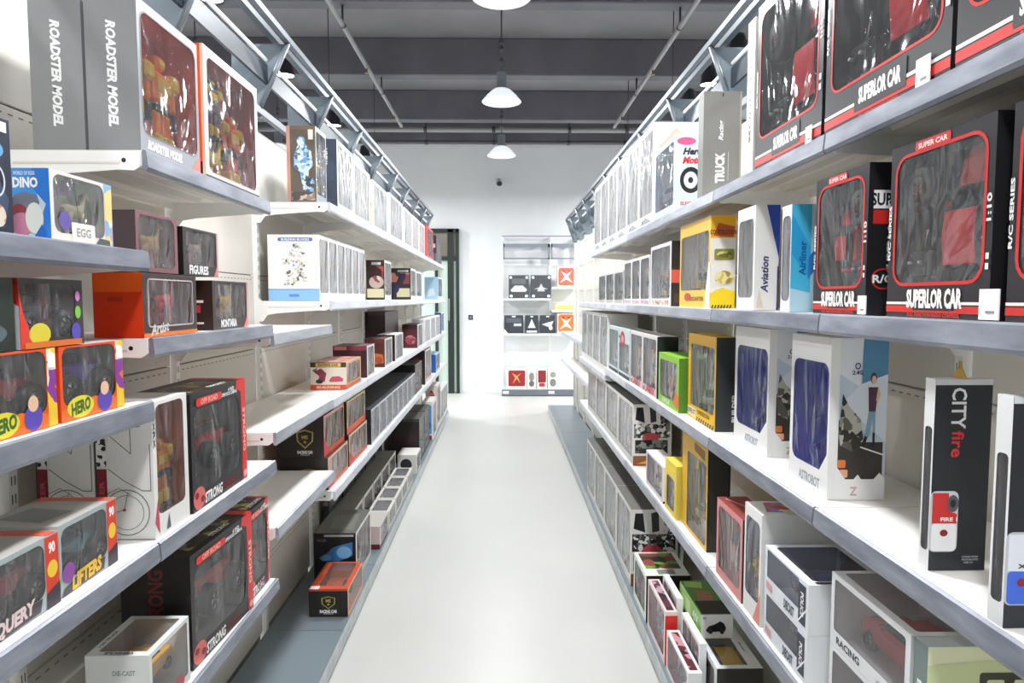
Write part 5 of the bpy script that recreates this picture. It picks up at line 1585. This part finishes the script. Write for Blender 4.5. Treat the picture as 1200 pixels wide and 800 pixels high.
put(-1, 'model_car_box', film_kit('9ac0e6', ('a8ccea', '4a8ad0', 'd8e8f4'), '1d56a6', 'car', '2a6ac0', endpr=[('r', 0, 0, 1, 1, M('1d56a6')), ('p', [(0, 0), (.6, 0), (0, .5)], M('f0f0f0'))]), XL + .01, 9.3, 9.9, .89, .26, .20, 'bright blue box on the lower shelf beside the glass door')

# ---- base deck
ob = dict(body=M('c8502e', .4), fm={'near': blk, 'front': M('e8a878', .4)}, inner=M('d8883a'), tray=art(['e8a040', 'c85a30', 'f0c878'], 10), tray_in=.01, wins={'top': (.10, .12, .95, .80, .006), 'front': (.05, .12, .95, .92, .006)}, film=film_mat(4, .2, .06),
          pr={'near': [('r', 0, .93, 1, 1, M('c04a34'))] + [('p', [(a - .1, b * 1.0 + .06) for a, b in q[1]], q[2]) for q in SH[:2]] + [T('MS', .50, .58, .03, .02, M('c8b458'), 0, 0, .04), ('e', .5, .45, .03, .035, M('c8b458')), T('RACING CAR', .5, .2, .10, .02, PW, 0, 0, .05), T('BUILDING BLOCKS', .5, .12, .055, .009, M('c8c8c8'))],
              'top': [('r', .0, .75, .10, .98, PW), ('p', [(.5, .82), (.95, .84), (.95, .95), (.5, .95)], M('e86a4a'))]}, toys=[('car', 'b84a2a', 'side', .5, .06, .8)])
put(-1, 'building_kit_box', ob, BL + .006, 3.70, 4.10, .105, .165, .225, 'orange window box with a black shield-marked end, standing first on the base deck')
bc = [('r', 0, 0, 1, 1, M('15181e')), ('p', [(.12, .52), (.3, .60), (.45, .72), (.7, .78), (.92, .82), (.92, .56), (.6, .45), (.2, .45)], M('3a7ab8')), ('e', .72, .62, .18, .12, M('7ab8e8')), ('e', .3, .52, .12, .06, M('5a9ad0')), ('r', .25, .93, .95, .97, M('b8bcbc')), T('RACER', .2, .86, .06, .018, M('6a7078')), ('r', .2, .05, .8, .3, M('20262c'))]
bx = film_kit('d8d6d2', ('cfcdc8', 'b0aea8', 'e4e2de'), '15181e', 'car', 'b8b8b8', endpr=bc, topm='5a5c58', toppr=[('p', [(.1, .1), (.8, .2), (.7, .8), (.2, .7)], M('6e706a'))], ori='up', cv=.5)
put(-1, 'model_car_box', bx, BL + .055, 4.14, 4.62, .105, .335, .27, 'dark box with a blue sports car on its end, behind the orange box')
sm1 = dict(body=M('c9c2c0', .4), inner=M('8a8a8c'), tray=art(['8a8a90', 'c8c8cc', '5a2a30'], 16), tray_in=.005, wins={'front': (.15, .2, .92, .9, .006)}, fm={'near': M('d8c4c2', .4), 'top': M('b8b4ae', .4)}, film=film_mat(5, .4, .12),
           pr={'near': [('r', 0, 0, 1, .22, M('6a2430')), ('p', [(.15, .3), (.5, .25), (.55, .8), (.2, .7)], M('3a2a30')), ('e', .35, .85, .1, .06, M('a83a4a'))], 'front': [('r', 0, 0, 1, .15, M('5a2a30'))]}, toys=[('car', '9aa4ac', 'side', .55, .2, .7)])
put(-1, 'model_car_box', sm1, BL + .01, 4.72, 5.06, .105, .17, .17, 'small pale box with a dark red foot on the base deck edge')
gm = lambda c, e_, car: dict(body=M(c, .4), inner=M('b4b4b8'), tray=art(['c8c8ca', '9a9a9e', 'e0e0e2'], 18), tray_in=.005, wins={'front': (.08, .2, .92, .9, .006), 'top': (.08, .12, .92, .86, .006)}, fm={'near': M(e_, .4)}, film=film_mat(4, .2, .12),
                        pr={'near': [('p', [(.15, .2), (.85, .2), (.85, .5), (.6, .75), (.4, .75), (.15, .5)], M('3c3a3c')), ('r', .1, .85, .9, .93, M('8a8a8a'))]}, toys=[('car', car, 'side', .5, .06, .82)])
row(-1, 'model_car_box', gm('cfccc6', 'd9d6d0', '8a8a8c'), BL + .012, 5.12, .33, 4, .105, .15, .17, lambda i: '%s small grey window box along the base deck edge, after the dark red foot' % ORD[i], 'small grey window boxes along the base deck edge', gap=.015)
row(-1, 'model_car_box', film_kit('e2dfda', ('d8d4ce', '8a8680', 'c2beb8', '6a4a48'), 'b8b2aa', 'car', '7a5450', topm='6d6963', mar=(.08, .1, .92, .9), haze=.1), BL + .20, 4.68, .38, 5, .105, .29, .155, lambda i: '%s taller grey box in the second rank of the base deck' % ORD[i], 'taller grey boxes in the second rank of the base deck', gap=.012)
row(-1, 'model_car_box', gm('38363a', '2a2a2e', '5a5a60'), BL + .37, 4.68, .42, 5, .105, .40, .042, lambda i: '%s slim black box stood against the back panel of the base deck' % ORD[i], 'slim black boxes against the back of the base deck', gap=.01)
put(-1, 'model_car_box', film_kit('dad8d4', ('d0cecb', '9a9894', 'e6e4e0'), 'd6d4d0', 'car', '2c2c30', endpr=[('e', .45, .5, .3, .3, M('26262a'))], mar=(.1, .1, .9, .9)), BL + .01, 6.80, 7.15, .105, .20, .20, 'white box with a round black picture, before the tall dark boxes on the base')
dkb = film_kit('3a3434', ('4a4242', '6a2a34', '2a2424', '8a7a78'), '221a1c', 'car', '5a3a3c', topm='4a4644', mar=(.08, .06, .92, .94), endpr=[('r', .05, .4, .9, .7, M('2e1a1e')), ('r', .0, .93, 1, 1, M('3f3f42'))])
row(-1, 'model_car_box', dkb, BL + .035, 7.25, .50, 2, .105, .50, .32, lambda i: ['tall dark maroon box on the base deck', 'tall dark maroon box behind the first, on the base deck'][i], 'tall dark maroon boxes on the base deck', gap=.02)
put(-1, 'model_car_box', film_kit('e4e2e0', ('dcdad8', 'b8b6b4', 'ececea'), 'e4e2e2', 'car', '4a8ac8', endpr=[('rr', .12, .15, .88, .92, .02, M('4c94d0')), ('e', .5, .38, .3, .12, M('1e4a78')), ('r', .1, 0, .9, .12, M('8a3040'))], mar=(.1, .1, .9, .9)), BL + .012, 8.45, 8.95, .105, .50, .14, 'tall white box with a blue window picture on its end, far along the base deck')
put(-1, 'model_car_box', film_kit('e0d8d4', ('dcd4d0', 'a84a3a', 'ece6e2', '5a2a24'), 'd8ccc8', 'car', 'c04a34', endpr=[('e', .5, .5, .42, .4, art(['a8402a', 'd89070', '6a241c', 'e8c8b0'], 20))]), BL + .02, 9.1, 9.6, .105, .62, .16, 'white box with a red-brown picture on its end, far along the base deck')
row(-1, 'model_car_box', film_kit('e2e2e2', ('dedee0', 'b8b8bc', 'eeeeee'), 'e6e6e6', 'car', 'b0b0b6'), BL + .012, 9.65, .35, 3, .105, .48, .12, lambda i: '%s plain white box ending the base deck by the glass door' % ORD[i], 'plain white boxes ending the base deck', gap=.01)

# ================================================================== end-wall unit goods
def face_box(name, W, D, Hh, sp, loc, label, group=None):
    o, _ = carton(name, W, D, Hh, sp, 'right')
    o.location = loc
    tag(o, label, 'toy box', group)
    return o


gx = yf + .2
ck = [('r', 0, 0, 1, 1, M('4a4d52')), ('e', .1, .9, .07, .06, PW), ('e', .9, .9, .07, .06, PW), ('e', .12, .1, .08, .06, PW), ('e', .88, .1, .08, .06, PW)]
cA = plain(M('3e4146', .4), pr={'front': ck + [('p', [(.08, .35), (.3, .55), (.7, .55), (.92, .38), (.85, .28), (.15, .28)], M('d8dadc')), ('r', .15, .62, .85, .85, M('6a6d72'))]})
cB = plain(M('3e4146', .4), pr={'front': ck + [('p', [(.3, .3), (.5, .65), (.7, .3)], M('c8cacc')), ('p', [(.15, .4), (.85, .4), (.5, .5)], M('d0d2d4'))]})
face_box('model_car_box', .40, .18, .46, cA, (.34, gx, 1.9515), 'dark grey box with a silver car on the upper shelf of the end-wall unit')
face_box('model_car_box', .40, .18, .46, cB, (.785, gx, 1.9515), 'dark grey box with a silver star on the upper shelf of the end-wall unit')
for i, (x0, w_, els, lb) in enumerate(((.24, .40, [('r', .1, .6, .9, .85, M('5a6068')), ('r', .5, .4, .9, .55, M('c8ccd0')), ('p', [(0, 0), (.2, 0), (0, .25)], PW)], 'dark box with a white corner, first on the lower shelf of the end-wall unit'),
                                       (.60, .28, [('p', [(.2, .3), (.5, .8), (.8, .3)], M('e0e2e4')), ('r', .1, .05, .9, .15, PW)], 'dark box with a white peak, second on the lower shelf of the end-wall unit'),
                                       (.92, .32, [('p', [(.1, .5), (.9, .7), (.7, .3)], M('d0d4d8')), ('e', .7, .3, .12, .12, PW)], 'dark box with a white wing, third on the lower shelf of the end-wall unit'))):
    face_box('model_car_box', w_ - .02, .18, .36, plain(M('3a3e46', .4), pr={'front': els + [('r', .4, .9, .6, .97, PW)]}), (x0, gx, 1.2515), lb)
for x0, w_, els, lb in ((.30, .40, [('rr', .08, .12, .92, .92, .03, M('9a2a30')), ('p', [(.3, .25), (.5, .5), (.7, .25), (.55, .6), (.75, .8), (.5, .65), (.25, .8), (.42, .55)], M('e8a050'))], 'large red and white box on the base of the end-wall unit'),
                        (.60, .18, [('e', .5, .6, .3, .22, M('8a8a84')), ('e', .5, .25, .3, .15, M('6a6a64'))], 'pale grey-spotted box on the wall unit base, next to the large red one'),
                        (.81, .20, [('rr', .1, .3, .9, .92, .02, M('8f2830')), ('rr', .2, .1, .8, .28, .02, M('b03a3a'))], 'narrow red and white box on the base of the end-wall unit'),
                        (1.03, .20, [('e', .5, .7, .3, .15, M('9a9a92')), ('e', .5, .3, .32, .2, M('7a8078'))], 'pale grey-spotted box ending the row on the wall unit base')):
    face_box('toy_box', w_, .18, .40, plain(M('efe6de', .4), pr={'front': els}), (x0, gx, .1365), lb)
mask = lambda c1, c2: plain(M('f2e2dc', .4), pr={'front': [('rr', .06, .06, .94, .94, .05, M(c1)), ('p', [(.15, .2), (.4, .5), (.2, .8), (.5, .62), (.8, .8), (.6, .5), (.85, .2), (.5, .36)], M('f8ece0')), ('e', .35, .78, .1, .06, M(c2)), ('e', .65, .78, .1, .06, M(c2))]})
face_box('toy_box', .36, .16, .40, mask('e8705a', 'c84a6a'), (1.29, gx, 2.1815), 'pink square box with a white cross, topmost in the wall unit narrow column')
face_box('toy_box', .36, .16, .40, mask('ec7a3a', 'b84a2a'), (1.29, gx, 1.2515), 'orange square box with a white cross, lowest in the wall unit narrow column')
face_box('toy_box', .40, .16, .10, plain(M('f2e49a', .4), pr={'front': [('r', .1, .2, .9, .8, M('f0d870'))]}), (1.27, gx, 1.7215), 'low yellow box on the middle shelf of the narrow column')

# ------------------------------------------------------------------ world and view
w = bpy.data.worlds.new('world')
w.use_nodes = True
w.node_tree.nodes['Background'].inputs['Color'].default_value = (.8, .85, .9, 1)
w.node_tree.nodes['Background'].inputs['Strength'].default_value = .2
SC.world = w
vs = SC.view_settings
SC.display_settings.display_device = 'sRGB'
vs.view_transform = 'Standard'
vs.look = 'None'
vs.exposure = -1.04
vs.gamma = 1.0
vs.use_curve_mapping = False
cy = SC.cycles
cy.use_denoising = True
cy.max_bounces = 14
cy.diffuse_bounces = 7
cy.glossy_bounces = 4
cy.transparent_max_bounces = 16
cy.sample_clamp_indirect = 6.0
cy.caustics_reflective = False
cy.caustics_refractive = False
